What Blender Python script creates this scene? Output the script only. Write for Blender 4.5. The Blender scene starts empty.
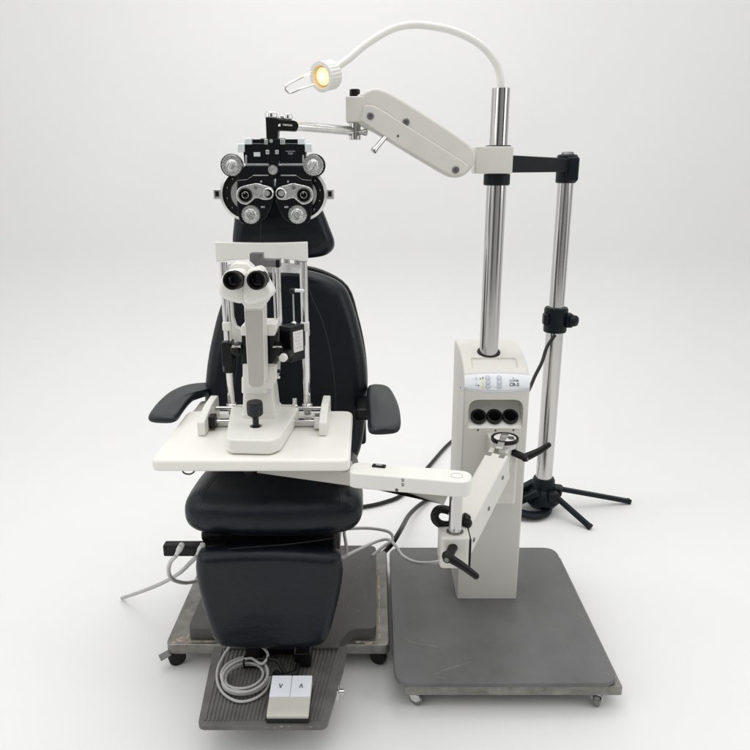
import bpy, bmesh, math, random
from mathutils import Vector, Matrix
from mathutils.bvhtree import BVHTree
random.seed(7)
SC = bpy.context.scene
COL = SC.collection
R = math.radians
V = Vector

# ------------------------------------------------------------------ camera
PITCH, F, CH = R(16.2), 695.0, 1.5
cd = bpy.data.cameras.new('camera'); cam = bpy.data.objects.new('camera', cd); COL.objects.link(cam)
cam.location = (0, 0, CH); cam.rotation_euler = (R(90) - PITCH, 0, 0)
cd.sensor_width = 36; cd.lens = 36 * F / 750; cd.clip_start = .05; cd.clip_end = 60
SC.camera = cam
SC.render.resolution_x = SC.render.resolution_y = 1024

def _ray(px, py):
    u, v = (px - 375) / F, (py - 375) / F
    return V((u, math.cos(PITCH) - v * math.sin(PITCH), -math.sin(PITCH) - v * math.cos(PITCH)))
def at(px, py, Y):                      # survey helper: point of the photo at depth Y
    d = _ray(px, py); return V((0, 0, CH)) + d * (Y / d.y)
def az(px, py, z):                      # point of the photo at height z
    d = _ray(px, py); return V((0, 0, CH)) + d * ((z - CH) / d.z)

# ------------------------------------------------------------------ materials
def mat(name, col, rough=.5, metal=0, noise=0, nscale=30, bump=0, bscale=200, coat=0, rvar=0, spec=None, stretch=None, trans=0, emit=None, es=0):
    m = bpy.data.materials.new(name); m.use_nodes = True
    nt = m.node_tree; b = nt.nodes['Principled BSDF']
    b.inputs['Base Color'].default_value = (*col, 1)
    b.inputs['Roughness'].default_value = rough
    b.inputs['Metallic'].default_value = metal
    b.inputs['Coat Weight'].default_value = coat
    if spec is not None: b.inputs['Specular IOR Level'].default_value = spec
    if trans: b.inputs['Transmission Weight'].default_value = trans
    if emit: b.inputs['Emission Color'].default_value = (*emit, 1); b.inputs['Emission Strength'].default_value = es
    tc = nt.nodes.new('ShaderNodeTexCoord'); mp = nt.nodes.new('ShaderNodeMapping')
    nt.links.new(tc.outputs['Object'], mp.inputs['Vector'])
    if stretch: mp.inputs['Scale'].default_value = stretch
    if noise or rvar:
        n = nt.nodes.new('ShaderNodeTexNoise'); n.inputs['Scale'].default_value = nscale; n.inputs['Detail'].default_value = 6; n.inputs['Roughness'].default_value = .65
        nt.links.new(mp.outputs['Vector'], n.inputs['Vector'])
        if noise:
            r = nt.nodes.new('ShaderNodeValToRGB')
            r.color_ramp.elements[0].position = .3; r.color_ramp.elements[1].position = .72
            r.color_ramp.elements[0].color = (*[max(0, c * (1 - noise)) for c in col], 1)
            r.color_ramp.elements[1].color = (*[min(1, c * (1 + noise)) for c in col], 1)
            nt.links.new(n.outputs['Fac'], r.inputs['Fac']); nt.links.new(r.outputs['Color'], b.inputs['Base Color'])
        if rvar:
            q = nt.nodes.new('ShaderNodeMapRange')
            q.inputs['To Min'].default_value = max(0, rough - rvar); q.inputs['To Max'].default_value = rough + rvar
            nt.links.new(n.outputs['Fac'], q.inputs['Value']); nt.links.new(q.outputs['Result'], b.inputs['Roughness'])
    if bump:
        n2 = nt.nodes.new('ShaderNodeTexNoise'); n2.inputs['Scale'].default_value = bscale; n2.inputs['Detail'].default_value = 4
        bp = nt.nodes.new('ShaderNodeBump'); bp.inputs['Strength'].default_value = bump; bp.inputs['Distance'].default_value = .002
        nt.links.new(mp.outputs['Vector'], n2.inputs['Vector']); nt.links.new(n2.outputs['Fac'], bp.inputs['Height']); nt.links.new(bp.outputs['Normal'], b.inputs['Normal'])
    return m
def leather(name):
    m = mat(name, (.0040, .0053, .0102), .36, noise=.12, nscale=6, rvar=.06)
    nt = m.node_tree; b = nt.nodes['Principled BSDF']; b.inputs['Specular IOR Level'].default_value = .32
    tc = nt.nodes.new('ShaderNodeTexCoord')
    v = nt.nodes.new('ShaderNodeTexVoronoi'); v.inputs['Scale'].default_value = 420
    w = nt.nodes.new('ShaderNodeTexNoise'); w.inputs['Scale'].default_value = 13; w.inputs['Detail'].default_value = 3
    mp = nt.nodes.new('ShaderNodeMapping'); mp.inputs['Scale'].default_value = (1, 1, 2.2)
    b1 = nt.nodes.new('ShaderNodeBump'); b1.inputs['Strength'].default_value = .12; b1.inputs['Distance'].default_value = .0012
    b2 = nt.nodes.new('ShaderNodeBump'); b2.inputs['Strength'].default_value = .32; b2.inputs['Distance'].default_value = .008
    L = nt.links
    L.new(tc.outputs['Object'], v.inputs['Vector']); L.new(tc.outputs['Object'], mp.inputs['Vector']); L.new(mp.outputs['Vector'], w.inputs['Vector'])
    L.new(w.outputs['Fac'], b2.inputs['Height']); L.new(v.outputs['Distance'], b1.inputs['Height'])
    L.new(b2.outputs['Normal'], b1.inputs['Normal']); L.new(b1.outputs['Normal'], b.inputs['Normal'])
    return m
M = {}
M['cream'] = mat('cream_plastic', (.665, .648, .60), .40, noise=.045, nscale=7, bump=.10, bscale=600, rvar=.05)
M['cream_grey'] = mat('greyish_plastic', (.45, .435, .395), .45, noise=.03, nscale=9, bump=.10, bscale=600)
M['white'] = mat('white_plastic', (.80, .79, .745), .36, noise=.02, nscale=12, bump=.06, bscale=500, rvar=.05)
M['table'] = mat('white_laminate', (.86, .845, .79), .34, noise=.015, nscale=8, rvar=.06)
M['leather'] = leather('navy_leather')
M['seam'] = mat('seam_thread', (.022, .025, .034), .5, bump=.3, bscale=900)
M['armpad'] = mat('grey_black_urethane', (.010, .012, .016), .40, spec=.4, noise=.1, nscale=20, bump=.15, bscale=700)
M['black'] = mat('black_plastic', (.005, .005, .0055), .36, spec=.28, noise=.15, nscale=30, bump=.12, bscale=500)
M['satin_black'] = mat('black_paint', (.004, .0045, .007), .27, spec=.3, noise=.15, nscale=30, bump=.05, bscale=400)
M['tripod'] = mat('dark_blue_plastic', (.004, .0075, .011), .42, spec=.22, noise=.15, nscale=20, bump=.15, bscale=400)
M['rubber'] = mat('rubber', (.012, .012, .012), .6, spec=.3, noise=.3, nscale=60)
M['chrome'] = mat('chromed_steel', (.80, .79, .78), .13, metal=1, rvar=.05, nscale=20, stretch=(1, 1, .05))
M['steel'] = mat('brushed_steel', (.58, .575, .56), .17, metal=1, noise=.08, nscale=40, rvar=.06, stretch=(1, 1, .06))
M['silver'] = mat('satin_silver', (.66, .66, .65), .30, metal=.9, noise=.15, nscale=70)
M['dial'] = mat('dial_silver', (.74, .74, .73), .24, metal=.85, noise=.30, nscale=150, bump=.35, bscale=260)
M['worn'] = mat('worn_steel_frame', (.235, .225, .205), .34, metal=.7, noise=.45, nscale=13, rvar=.12, bump=.3, bscale=60)
M['rust'] = mat('worn_tan_edge', (.40, .34, .26), .7, noise=.5, nscale=45, bump=.4, bscale=90)
M['base'] = mat('grey_base_cover', (.078, .076, .071), .44, noise=.22, nscale=7, bump=.15, bscale=300, rvar=.1)
M['plate'] = mat('grey_painted_plate', (.125, .125, .126), .40, noise=.24, nscale=4, bump=.12, bscale=350, rvar=.1)
M['scratch'] = mat('pale_scratch', (.25, .245, .235), .6, noise=.4, nscale=80)
M['foot'] = mat('grey_ribbed_rubber', (.115, .113, .108), .45, noise=.25, nscale=16, bump=.2, bscale=300, rvar=.08)
M['pedal'] = mat('beige_plastic', (.52, .50, .455), .4, noise=.04, nscale=20)
M['bluewhite'] = mat('cool_white_plastic', (.74, .77, .82), .35, noise=.02, nscale=20)
M['panel'] = mat('panel_film', (.80, .825, .85), .3, noise=.02, nscale=20)
M['ink'] = mat('ink', (.08, .08, .09), .5)
M['inkgrey'] = mat('grey_ink', (.42, .45, .52), .5)
M['yellow'] = mat('yellow_ink', (.75, .72, .18), .5)
M['whiteink'] = mat('white_ink', (.85, .85, .85), .5)
M['label'] = mat('paper_label', (.72, .71, .68), .6, noise=.08, nscale=60)
M['cable'] = mat('grey_cable', (.42, .42, .41), .45, noise=.06, nscale=40)
M['cable_light'] = mat('light_cable', (.58, .58, .56), .4, noise=.05, nscale=40)
M['cable_black'] = mat('black_cable', (.006, .006, .006), .4, noise=.1, nscale=40, spec=.35)
M['lens'] = mat('coated_glass', (.001, .001, .0015), .05, spec=.22)
M['mirror'] = mat('pale_glass', (.80, .86, .86), .12, metal=.3, noise=.05, nscale=10)
M['bulb'] = mat('warm_lamp_glass', (1, .8, .5), .3, emit=(1, .78, .42), es=.60)
M['bulbcore'] = mat('warm_lamp_core', (1, .9, .6), .3, emit=(1, .84, .50), es=1.25)
M['reflector'] = mat('lamp_reflector', (.70, .56, .36), .35, metal=.5)
M['steelgrey'] = mat('grey_metal_parts', (.20, .20, .20), .35, metal=.6, noise=.2, nscale=30)
M['floor'] = mat('white_paper_floor', (.80, .799, .794), .5, noise=.012, nscale=1.3, spec=.25, rvar=.06)


# ------------------------------------------------------------------ mesh helpers
class G:
    """collects shapes; faces keep a material slot index"""
    def __init__(s): s.bm = bmesh.new(); s.slot = 0
    def merge(s, b, mtx=None):
        if mtx is not None: bmesh.ops.transform(b, matrix=mtx, verts=b.verts)
        for f in b.faces: f.material_index = s.slot
        me = bpy.data.meshes.new('tmp'); b.to_mesh(me); b.free(); s.bm.from_mesh(me); bpy.data.meshes.remove(me)
        return s
    def box(s, c, size, bev=.003, seg=3, rot=None):
        b = bmesh.new(); bmesh.ops.create_cube(b, size=1)
        bmesh.ops.scale(b, vec=V(size), verts=b.verts)
        bev = min(bev, min(size) * .49)
        if bev > 0: bmesh.ops.bevel(b, geom=b.edges[:], offset=bev, segments=seg, profile=.5, affect='EDGES')
        m = Matrix.Translation(V(c))
        if rot is not None: m = m @ rot
        return s.merge(b, m)
    def span(s, x0, x1, y0, y1, z0, z1, bev=.003, seg=3):
        return s.box(((x0+x1)/2, (y0+y1)/2, (z0+z1)/2), (abs(x1-x0), abs(y1-y0), abs(z1-z0)), bev, seg)
    def bar(s, a, b_, w, h, bev=.003, seg=3, up=V((0, 0, 1))):
        """box from a to b, width w across, height h along up"""
        a, b_ = V(a), V(b_); d = (b_ - a); L = d.length; d.normalize()
        x = d.cross(up).normalized(); z = x.cross(d).normalized()
        rot = Matrix((x, d, z)).transposed().to_4x4()
        return s.box((a + b_) / 2, (w, L, h), bev, seg, rot)
    def lathe(s, prof, a, axis, seg=40, flute=0, fd=0):
        """prof = [(r, h)...] turned round axis from point a"""
        b = bmesh.new(); ax = V(axis).normalized()
        q = V((0, 0, 1)).rotation_difference(ax).to_matrix().to_4x4()
        rings = []
        for r, h in prof:
            if r <= 1e-6: rings.append([b.verts.new((0, 0, h))])
            else:
                rg = []
                for i in range(seg):
                    rr = r * (1 - fd * (i % flute < flute / 2)) if flute else r
                    t = 2 * math.pi * i / seg; rg.append(b.verts.new((rr * math.cos(t), rr * math.sin(t), h)))
                rings.append(rg)
        for p, n in zip(rings, rings[1:]):
            for i in range(seg):
                j = (i + 1) % seg
                if len(p) == 1 and len(n) == 1: continue
                if len(p) == 1: b.faces.new((p[0], n[i], n[j]))
                elif len(n) == 1: b.faces.new((p[i], p[j], n[0]))
                else: b.faces.new((p[i], p[j], n[j], n[i]))
        bmesh.ops.recalc_face_normals(b, faces=b.faces)
        return s.merge(b, Matrix.Translation(V(a)) @ q)
    def cyl(s, a, b_, r, r2=None, bev=.0015, seg=32):
        a, b_ = V(a), V(b_); L = (b_ - a).length; r2 = r if r2 is None else r2
        bev = min(bev, r * .45, r2 * .45, L * .45)
        pr = [(0, 0), (r - bev, 0), (r - bev*.3, bev*.3), (r, bev), (r2, L - bev), (r2 - bev*.3, L - bev*.3), (r2 - bev, L), (0, L)]
        return s.lathe(pr, a, b_ - a, seg)
    def ring(s, c, axis, ro, ri, h, seg=40):
        e = min((ro - ri) * .3, h * .3)
        return s.lathe([(ri, 0), (ro - e, 0), (ro, e), (ro, h - e), (ro - e, h), (ri + e, h), (ri, h - e), (ri, 0)], c, axis, seg)
    def ball(s, c, r, sc=(1, 1, 1)):
        b = bmesh.new(); bmesh.ops.create_uvsphere(b, u_segments=28, v_segments=16, radius=r)
        return s.merge(b, Matrix.Translation(V(c)) @ Matrix.Diagonal((*sc, 1)))
    def tube(s, pts, r, seg=14, sub=8, closed=False, r1=None):
        P = smooth(pts, sub, closed); b = bmesh.new(); n = len(P); rings = []
        up = V((0, 0, 1)); prev = None
        for i, p in enumerate(P):
            t = (P[(i+1) % n] - P[i-1]) if closed else (P[min(i+1, n-1)] - P[max(i-1, 0)])
            t.normalize()
            if prev is None:
                x = t.cross(up)
                if x.length < .1: x = t.cross(V((1, 0, 0)))
            else: x = prev - t * prev.dot(t)
            x.normalize(); prev = x; y = t.cross(x)
            rr = r if r1 is None else r + (r1 - r) * i / (n - 1)
            rings.append([b.verts.new(p + (x * math.cos(k*2*math.pi/seg) + y * math.sin(k*2*math.pi/seg)) * rr) for k in range(seg)])
        for i in range(n if closed else n - 1):
            A, B = rings[i], rings[(i+1) % n]
            for k in range(seg): b.faces.new((A[k], A[(k+1) % seg], B[(k+1) % seg], B[k]))
        if not closed:
            b.faces.new(rings[0][::-1]); b.faces.new(rings[-1])
        bmesh.ops.recalc_face_normals(b, faces=b.faces)
        return s.merge(b)
    def prism(s, outline, vec, bev=.003, seg=3, both=True):
        """closed outline (3-D points in one plane) pushed along vec"""
        b = bmesh.new(); vec = V(vec)
        vs = [b.verts.new(p) for p in outline]
        f = b.faces.new(vs)
        r = bmesh.ops.extrude_face_region(b, geom=[f])
        nv = [e for e in r['geom'] if isinstance(e, bmesh.types.BMVert)]
        bmesh.ops.translate(b, vec=vec, verts=nv)
        bmesh.ops.recalc_face_normals(b, faces=b.faces)
        if bev > 0:
            vn = vec.normalized(); es = []
            for e in b.edges:
                d = (e.verts[0].co - e.verts[1].co)
                if d.length and abs(d.normalized().dot(vn)) < .5: es.append(e)
            bmesh.ops.bevel(b, geom=es, offset=bev, segments=seg, profile=.5, affect='EDGES', clamp_overlap=True)
        return s.merge(b)
    def cushion(s, outline, nrm, thick, r, dome=.01, back=True, seg=6, rin=7):
        """soft pad: outline (closed, convex) is its widest contour, nrm faces out, r rounds the rim"""
        b = bmesh.new(); nrm = V(nrm).normalized(); n = len(outline); c = sum(outline, V()) / n
        inward = []
        for i in range(n):
            t = (outline[(i+1) % n] - outline[i-1]).normalized(); w = nrm.cross(t).normalized()
            if w.dot(c - outline[i]) < 0: w.negate()
            inward.append(w)
        def layer(ins, h, sc=1):
            Q = [p + inward[i] * ins for i, p in enumerate(outline)]
            for _ in range(int(10 * ins / r) + int(60 * (1 - sc))):
                Q = [(Q[i-1] + Q[i]*2 + Q[(i+1) % n]) / 4 for i in range(n)]
            return [b.verts.new(c + (p - c) * sc + nrm * h) for p in Q]
        rings = []
        half = thick / 2 - r
        bs = []
        for k in range(seg + 1):
            a = math.pi / 2 * (1 - k / seg)
            bs.append((r * (1 - math.cos(a)), -half - r * math.sin(a)))
        fs = [(i, -h) for i, h in reversed(bs)]
        cen = b.verts.new(c - nrm * (thick / 2 + (dome if back else 0) * .4)); ring_prev = None
        seq = []
        for k in range(1, rin): seq.append((r, -thick/2 - (dome*.4 if back else 0) * (1 - (k/rin)**2), k / rin))
        for i, h in bs: seq.append((i, h, 1))
        for i, h in fs: seq.append((i, h, 1))
        for k in range(rin - 1, 0, -1): seq.append((r, thick/2 + dome * (1 + math.cos(math.pi * k/rin)) / 2, k / rin))
        L = [layer(*q) for q in seq]
        for i in range(n): b.faces.new((cen, L[0][(i+1) % n], L[0][i]))
        for A, B in zip(L, L[1:]):
            for i in range(n): b.faces.new((A[i], A[(i+1) % n], B[(i+1) % n], B[i]))
        top = b.verts.new(c + nrm * (thick/2 + dome))
        for i in range(n): b.faces.new((top, L[-1][i], L[-1][(i+1) % n]))
        bmesh.ops.recalc_face_normals(b, faces=b.faces)
        return s.merge(b)

def smooth(pts, sub=8, closed=False):
    P = [V(p) for p in pts]; n = len(P)
    if sub <= 1 or n < 3: return P
    out = []
    g = (lambda i: P[i % n]) if closed else (lambda i: P[0]*2 - P[1] if i < 0 else (P[-1]*2 - P[-2] if i >= n else P[i]))
    for i in range(n if closed else n - 1):
        a, b, c, d = g(i-1), g(i), g(i+1), g(i+2)
        for k in range(sub):
            t = k / sub
            out.append(.5 * ((2*b) + (c-a)*t + (2*a-5*b+4*c-d)*t*t + (3*b-a-3*c+d)*t**3))
    if not closed: out.append(P[-1])
    return out
def rounded(pts, r, seg=6):
    """round the corners of a closed polygon; r is one radius or one per corner"""
    P = [V(p) for p in pts]; n = len(P); out = []
    for i in range(n):
        rr = r[i] if isinstance(r, (list, tuple)) else r
        p, a, b = P[i], (P[i-1] - P[i]), (P[(i+1) % n] - P[i])
        L = min(a.length, b.length) * .48; a.normalize(); b.normalize()
        ang = a.angle(b); d = min(rr / math.tan(ang / 2), L) if ang < 3.1 else 0
        if d < 1e-5: out.append(p); continue
        s, e = p + a * d, p + b * d
        for k in range(seg + 1):
            t = k / seg; out.append(s*(1-t)**2 + p*2*t*(1-t) + e*t*t)
    return out
def resample(pts, n):
    P = pts + [pts[0]]; L = [0]
    for a, b in zip(P, P[1:]): L.append(L[-1] + (b - a).length)
    out = []; j = 0
    for k in range(n):
        t = L[-1] * k / n
        while L[j+1] < t: j += 1
        f = (t - L[j]) / max(1e-9, L[j+1] - L[j]); out.append(P[j].lerp(P[j+1], f))
    return out
def pxo(pts, Y): return [at(x, y, Y) for x, y in pts]
def pxz(pts, z): return [az(x, y, z) for x, y in pts]

ORIGIN = {}
def obj(name, g, m, parent=None):
    bm = g.bm if isinstance(g, G) else g
    me = bpy.data.meshes.new(name)
    if parent is not None: o0 = ORIGIN[parent.name]
    else:
        xs = [v.co for v in bm.verts]
        o0 = V(((min(c.x for c in xs)+max(c.x for c in xs))/2, (min(c.y for c in xs)+max(c.y for c in xs))/2, min(c.z for c in xs)))
    bmesh.ops.translate(bm, vec=-o0, verts=bm.verts)
    for f in bm.faces: f.smooth = True
    bm.to_mesh(me); bm.free()
    me.set_sharp_from_angle(angle=R(38))
    for mm in (m if isinstance(m, (list, tuple)) else [m]): me.materials.append(mm)
    o = bpy.data.objects.new(name, me); COL.objects.link(o)
    if parent is not None: o.parent = parent
    else: o.location = o0
    ORIGIN[o.name] = o0
    w = o.modifiers.new('wn', 'WEIGHTED_NORMAL'); w.keep_sharp = True; w.weight = 50
    return o
def thing(name, loc, label, cat, group=None):
    o = bpy.data.objects.new(name, None); COL.objects.link(o); o.location = loc; o.empty_display_size = .05
    o['label'] = label; o['category'] = cat
    if group: o['group'] = group
    ORIGIN[o.name] = V(loc); return o
def tag(o, label, cat, group=None):
    o['label'] = label; o['category'] = cat
    if group: o['group'] = group
    return o
def cut(g, *cutters):
    """subtract shapes; exact boolean on temporary objects"""
    bm = g.bm; me = bpy.data.meshes.new('c'); bm.to_mesh(me); bm.free()
    a = bpy.data.objects.new('c', me); COL.objects.link(a); tmp = [a]
    for c in cutters:
        mc = bpy.data.meshes.new('k'); c.bm.to_mesh(mc); c.bm.free()
        k = bpy.data.objects.new('k', mc); COL.objects.link(k); tmp.append(k)
        md = a.modifiers.new('b', 'BOOLEAN'); md.object = k; md.operation = 'DIFFERENCE'; md.solver = 'EXACT'
    dg = bpy.context.evaluated_depsgraph_get(); dg.update()
    ev = a.evaluated_get(dg); m2 = bpy.data.meshes.new_from_object(ev)
    out = G(); out.bm.from_mesh(m2)
    for t in tmp: bpy.data.objects.remove(t)
    return out
def text_into(g, s, o, xdir, up, size, th=.0004, bold=0):
    """flat lettering centred on o, reading along xdir"""
    cu = bpy.data.curves.new('t', 'FONT'); cu.body = s; cu.size = size; cu.align_x = 'CENTER'; cu.align_y = 'CENTER'; cu.extrude = th; cu.offset = bold
    t = bpy.data.objects.new('t', cu); COL.objects.link(t)
    dg = bpy.context.evaluated_depsgraph_get(); dg.update()
    me = bpy.data.meshes.new_from_object(t.evaluated_get(dg))
    b = bmesh.new(); b.from_mesh(me)
    x = V(xdir).normalized(); u = V(up); u = (u - x * u.dot(x)).normalized(); n = x.cross(u)
    m = Matrix.Translation(V(o)) @ Matrix((x, u, n)).transposed().to_4x4()
    bpy.data.objects.remove(t); g.merge(b, m)
    return g
def seam(g, pts, d, r=.0016, sub=8):
    """thread lying on the shape g: points are dropped along d onto it"""
    tree = BVHTree.FromBMesh(g.bm); d = V(d).normalized(); out = []
    for p in smooth(pts, sub):
        h = tree.ray_cast(p - d * .6, d)
        if h[0] is not None: out.append(h[0] - d * r * .1)
    q = G(); q.tube(out, r, 8, 1); return q
Yv = V((0, 1, 0))

# ------------------------------------------------------------------ setting
g = G(); b = bmesh.new()
def sheet(prof, x0=-6, x1=6):
    b = bmesh.new(); A = [b.verts.new((x0, y, z)) for y, z in prof]; B = [b.verts.new((x1, y, z)) for y, z in prof]
    for i in range(len(prof)-1): b.faces.new((A[i], B[i], B[i+1], A[i+1]))
    g = G(); g.merge(b); return g
fl = obj('floor', sheet([(-3.5, 0), (0, 0), (3.7, 0)]), M['floor']); fl['kind'] = 'structure'
rc = 1.0
wl = obj('backdrop', sheet([(3.7, 0)] + [(3.7 + rc*math.sin(t), rc - rc*math.cos(t)) for t in [R(90)*k/24 for k in range(1, 25)]] + [(4.7, 4.6)]), M['floor']); wl['kind'] = 'structure'

# ------------------------------------------------------------------ casters
def caster(parent, x, y, top, wr, mw, mf, yaw=0, tab=False, wname='wheel'):
    g = G(); c = V((x, y, 0)); d = V((math.sin(yaw), -math.cos(yaw), 0)); s = V((d.y, -d.x, 0))
    wc = c + d * wr * .45 + V((0, 0, wr))
    g.cyl(c + V((0, 0, top - .008)), c + V((0, 0, top)), wr * .8, seg=20)
    fork = [wc + V((0, 0, wr * 1.05)) + d * wr * .6, wc + V((0, 0, wr * 1.15)) - d * wr * 1.1, wc - d * wr * .5 - V((0, 0, wr * .1)), wc + d * wr * .25 - V((0, 0, wr * .15)), wc + d * wr * .9 + V((0, 0, wr * .4))]
    for k in (-1, 1): g.prism([p + s * k * wr * .62 for p in fork], s * k * .003, .0008, 1)
    g.bar(wc + V((0, 0, wr * 1.08)) + d * wr * .6, wc + V((0, 0, wr * 1.12)) - d * wr * 1.0, wr * 1.3, .004, .001)
    g.cyl(wc - s * wr * .75, wc + s * wr * .75, wr * .22, seg=14)
    o = obj('caster', g, mf, parent)
    w = G(); w.lathe([(0, 0), (wr*.45, 0), (wr*.5, wr*.08), (wr*.85, wr*.04), (wr, wr*.16), (wr, wr*.84), (wr*.85, wr*.96), (wr*.5, wr*.92), (wr*.45, wr), (0, wr)], wc - s * wr * .5, s, 28)
    obj(wname, w, mw, o)
    if tab:
        t = G(); t.bar(wc + V((0, 0, wr*.9)) + d*wr*.7, wc + V((0, 0, wr*.55)) + d*wr*2.0, wr*1.1, .004, .001)
        obj('brake_tab', t, M['steelgrey'], o)

# ------------------------------------------------------------------ INSTRUMENT STAND
st = thing('instrument_stand', (.38, 2.05, 0), 'cream column with steel pole, hinged arms and lit gooseneck lamp on a wheeled grey plate', 'instrument stand')
g = G(); g.prism(rounded([V(p) for p in ((.055, 1.66, .086), (.70, 1.66, .086), (.70, 2.41, .086), (.055, 2.41, .086))], .055, 8), (0, 0, .016), .004, 3)
g.slot = 1
def scratch(pts, w=.0011):
    P = smooth([az(x, y, .1025) for x, y in pts], 8); b = bmesh.new(); pv = None
    for i, p in enumerate(P):
        t = (P[min(i+1, len(P)-1)] - P[max(i-1, 0)]).normalized(); s = V((-t.y, t.x, 0)); ww = w * (.3 + .7 * math.sin(math.pi * (i+.5) / len(P))) * random.uniform(.5, 1.2)
        q = (b.verts.new(p + s*ww), b.verts.new(p - s*ww))
        if pv: b.faces.new((pv[0], q[0], q[1], pv[1]))
        pv = q
    g.merge(b)
scratch([(404, 637), (414, 643), (428, 645), (448, 650)], .0015); scratch([(430, 645), (440, 648), (447, 654)], .001)
scratch([(434, 674), (450, 668), (471, 662)], .0016); scratch([(436, 677), (446, 678)], .0012); scratch([(436, 675), (455, 668)], .0006)
scratch([(578, 613), (583, 617), (587, 623)], .0012); scratch([(498, 600), (520, 604), (536, 601)], .0005); scratch([(596, 672), (606, 673), (612, 676)], .0009)
scratch([(500, 577), (520, 571)], .0004); scratch([(415, 610), (422, 604)], .0004); scratch([(560, 640), (570, 655)], .0004); scratch([(480, 640), (496, 646)], .0005)
obj('base_plate', g, [M['plate'], M['scratch']], st)
g = G()
for a in ((.085, 1.668, .712, 1.702), (.085, 2.33, .712, 2.365)): g.span(a[0], a[2], a[1], a[3], .052, .083, .003)
for x in (.085, .678): g.span(x, x+.034, 1.7035, 2.3285, .052, .083, .003)
obj('base_frame', g, M['worn'], st)
for x, y, yw in ((.115, 1.70, R(60)), (.655, 1.70, R(-25)), (.115, 2.33, R(20)), (.655, 2.33, R(40))): caster(st, x, y, .052, .021, M['steelgrey'], M['silver'], yw)

# column (side profile, pushed across x)
prof = smooth([V((0, 2.07, .845)), V((0, 2.0735, .868)), V((0, 2.095, .898)), V((0, 2.14, .922)), V((0, 2.20, .938)), V((0, 2.28, .947)), V((0, 2.355, .944))], 5)
out = [V((0, 2.07, .1025))] + prof + [V((0, 2.37, .925)), V((0, 2.37, .1025))]
X0, X1 = .278, .484
g = G(); g.prism([V((X0, p.y, p.z)) for p in out], (X1-X0, 0, 0), .007, 3)
# open pocket with a sloping shelf for the three handle wells
pk = G(); pk.prism(rounded([V((.294, 2.02, .722)), V((.467, 2.02, .722)), V((.467, 2.02, .818)), V((.294, 2.02, .818))], [.008, .008, .034, .034], 8), (0, .132, 0), 0)
shf = G(); shf.prism([V((.2945, 2.0715, .7222)), V((.2945, 2.1515, .7935)), V((.2945, 2.1515, .7222))], (.172, 0, 0), 0)
pk_x = (.297, .466)
tr = G(); tr.box((.380, 2.134, .9250), (.146, .056, .024), .007, 4, Matrix.Rotation(R(22), 4, 'X'))
wells = []
wax = V((0, -.66, .75)).normalized()
wc = [V((x, 2.098, .7505)) for x in (.331, .3815, .432)]
wells = [G().cyl(c - wax*.10, c + wax*.02, .0185, bev=0) for c in wc]
shf = cut(shf, *[G().cyl(c - wax*.10, c + wax*.02, .0185, bev=0) for c in wc])
g = cut(g, pk, tr)
colo = obj('column', g, M['cream'], st)
obj('well_shelf', shf, M['white'], colo)
for i, c in enumerate(wc):
    q = G(); q.ring(c - wax*.02, wax, .0255, .0175, .030); q.slot = 1; q.lathe([(.0178, .028), (.0178, -.06), (0, -.06)], c - wax*.02, wax, 32)
    obj('handle_well', q, [M['black'], M['rubber']], colo)
for px, py in ((478, 430), (495.5, 430.5), (513.5, 430)):
    q = G(); p = at(px, py, 2.070); q.lathe([(0, .0012), (.0028, .0012), (.0036, 0), (.0036, -.002)], p, (0, -1, 0), 16); obj('screw', q, M['ink'], colo)
q = G(); q.lathe([(0, .001), (.003, .001), (.003, -.002)], V((X0, 2.16, .83)), (-1, 0, 0), 16)
obj('screw', q, M['ink'], colo)
# control panel film that follows the curved top
arc = [V((0, 2.07, .80))] + prof; AL = [0]
for a, b_ in zip(arc, arc[1:]): AL.append(AL[-1] + (b_-a).length)
def ps(x, s, off):
    s += .045
    for i in range(len(AL)-1):
        if AL[i+1] >= s or i == len(AL)-2: break
    a, b_ = arc[i], arc[i+1]; f = (s-AL[i])/(AL[i+1]-AL[i]); t = (b_-a).normalized(); n = V((0, -t.z, t.y))
    p = a.lerp(b_, f) + n*off; return V((x, p.y, p.z)), t, n
def strip(g, x0, x1, f0, f1, off, nu=24, nv=10):
    b = bmesh.new(); rows = []
    for i in range(nu+1):
        x = x0 + (x1-x0)*i/nu; u = 2*i/nu-1
        rows.append([b.verts.new(ps(x, f0(u)+(f1(u)-f0(u))*j/nv, off)[0]) for j in range(nv+1)])
    for i in range(nu):
        for j in range(nv): b.faces.new((rows[i][j], rows[i+1][j], rows[i+1][j+1], rows[i][j+1]))
    return g.merge(b)
q = G(); strip(q, X0+.001, X1-.001, lambda u: -.002+.011*u*u, lambda u: .059-.006*u*u, .0012)
q.slot = 1
strip(q, X0+.001, X1-.001, lambda u: .059-.006*u*u, lambda u: .0602-.006*u*u, .0018)
strip(q, X0+.001, X1-.001, lambda u: .0015+.011*u*u, lambda u: .0027+.011*u*u, .0018)
pn = obj('control_panel', q, [M['panel'], M['inkgrey']], st)
M['button'] = mat('pale_button', (.60, .63, .71), .35, noise=.03)
for cx in (.352, .3875):
    for k in range(3):
        q = G(); p, t, n = ps(cx, .016 + .0135*k, .0014)
        q.lathe([(0, .0012), (.0055, .0012), (.0065, .0006), (.0065, -.001)], p, n, 24)
        obj('panel_button', q, M['button'], pn)
q = G()
for cx, k in ((.352, 0), (.352, 1), (.352, 2), (.3875, 0), (.3875, 1), (.3875, 2)):
    p, t, n = ps(cx, .016+.0135*k, .0022); q.ring(p, n, .0078, .0070, .0006, 24)
for k, s_ in ((.018, 1), (.018, 2), (.038, 0)):
    pass
for (cx, s0) in ((.316, .040), (.316, .022)):
    p, t, n = ps(cx, s0, .0014); q.ring(p, n, .0042, .0034, .0006, 20)
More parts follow.
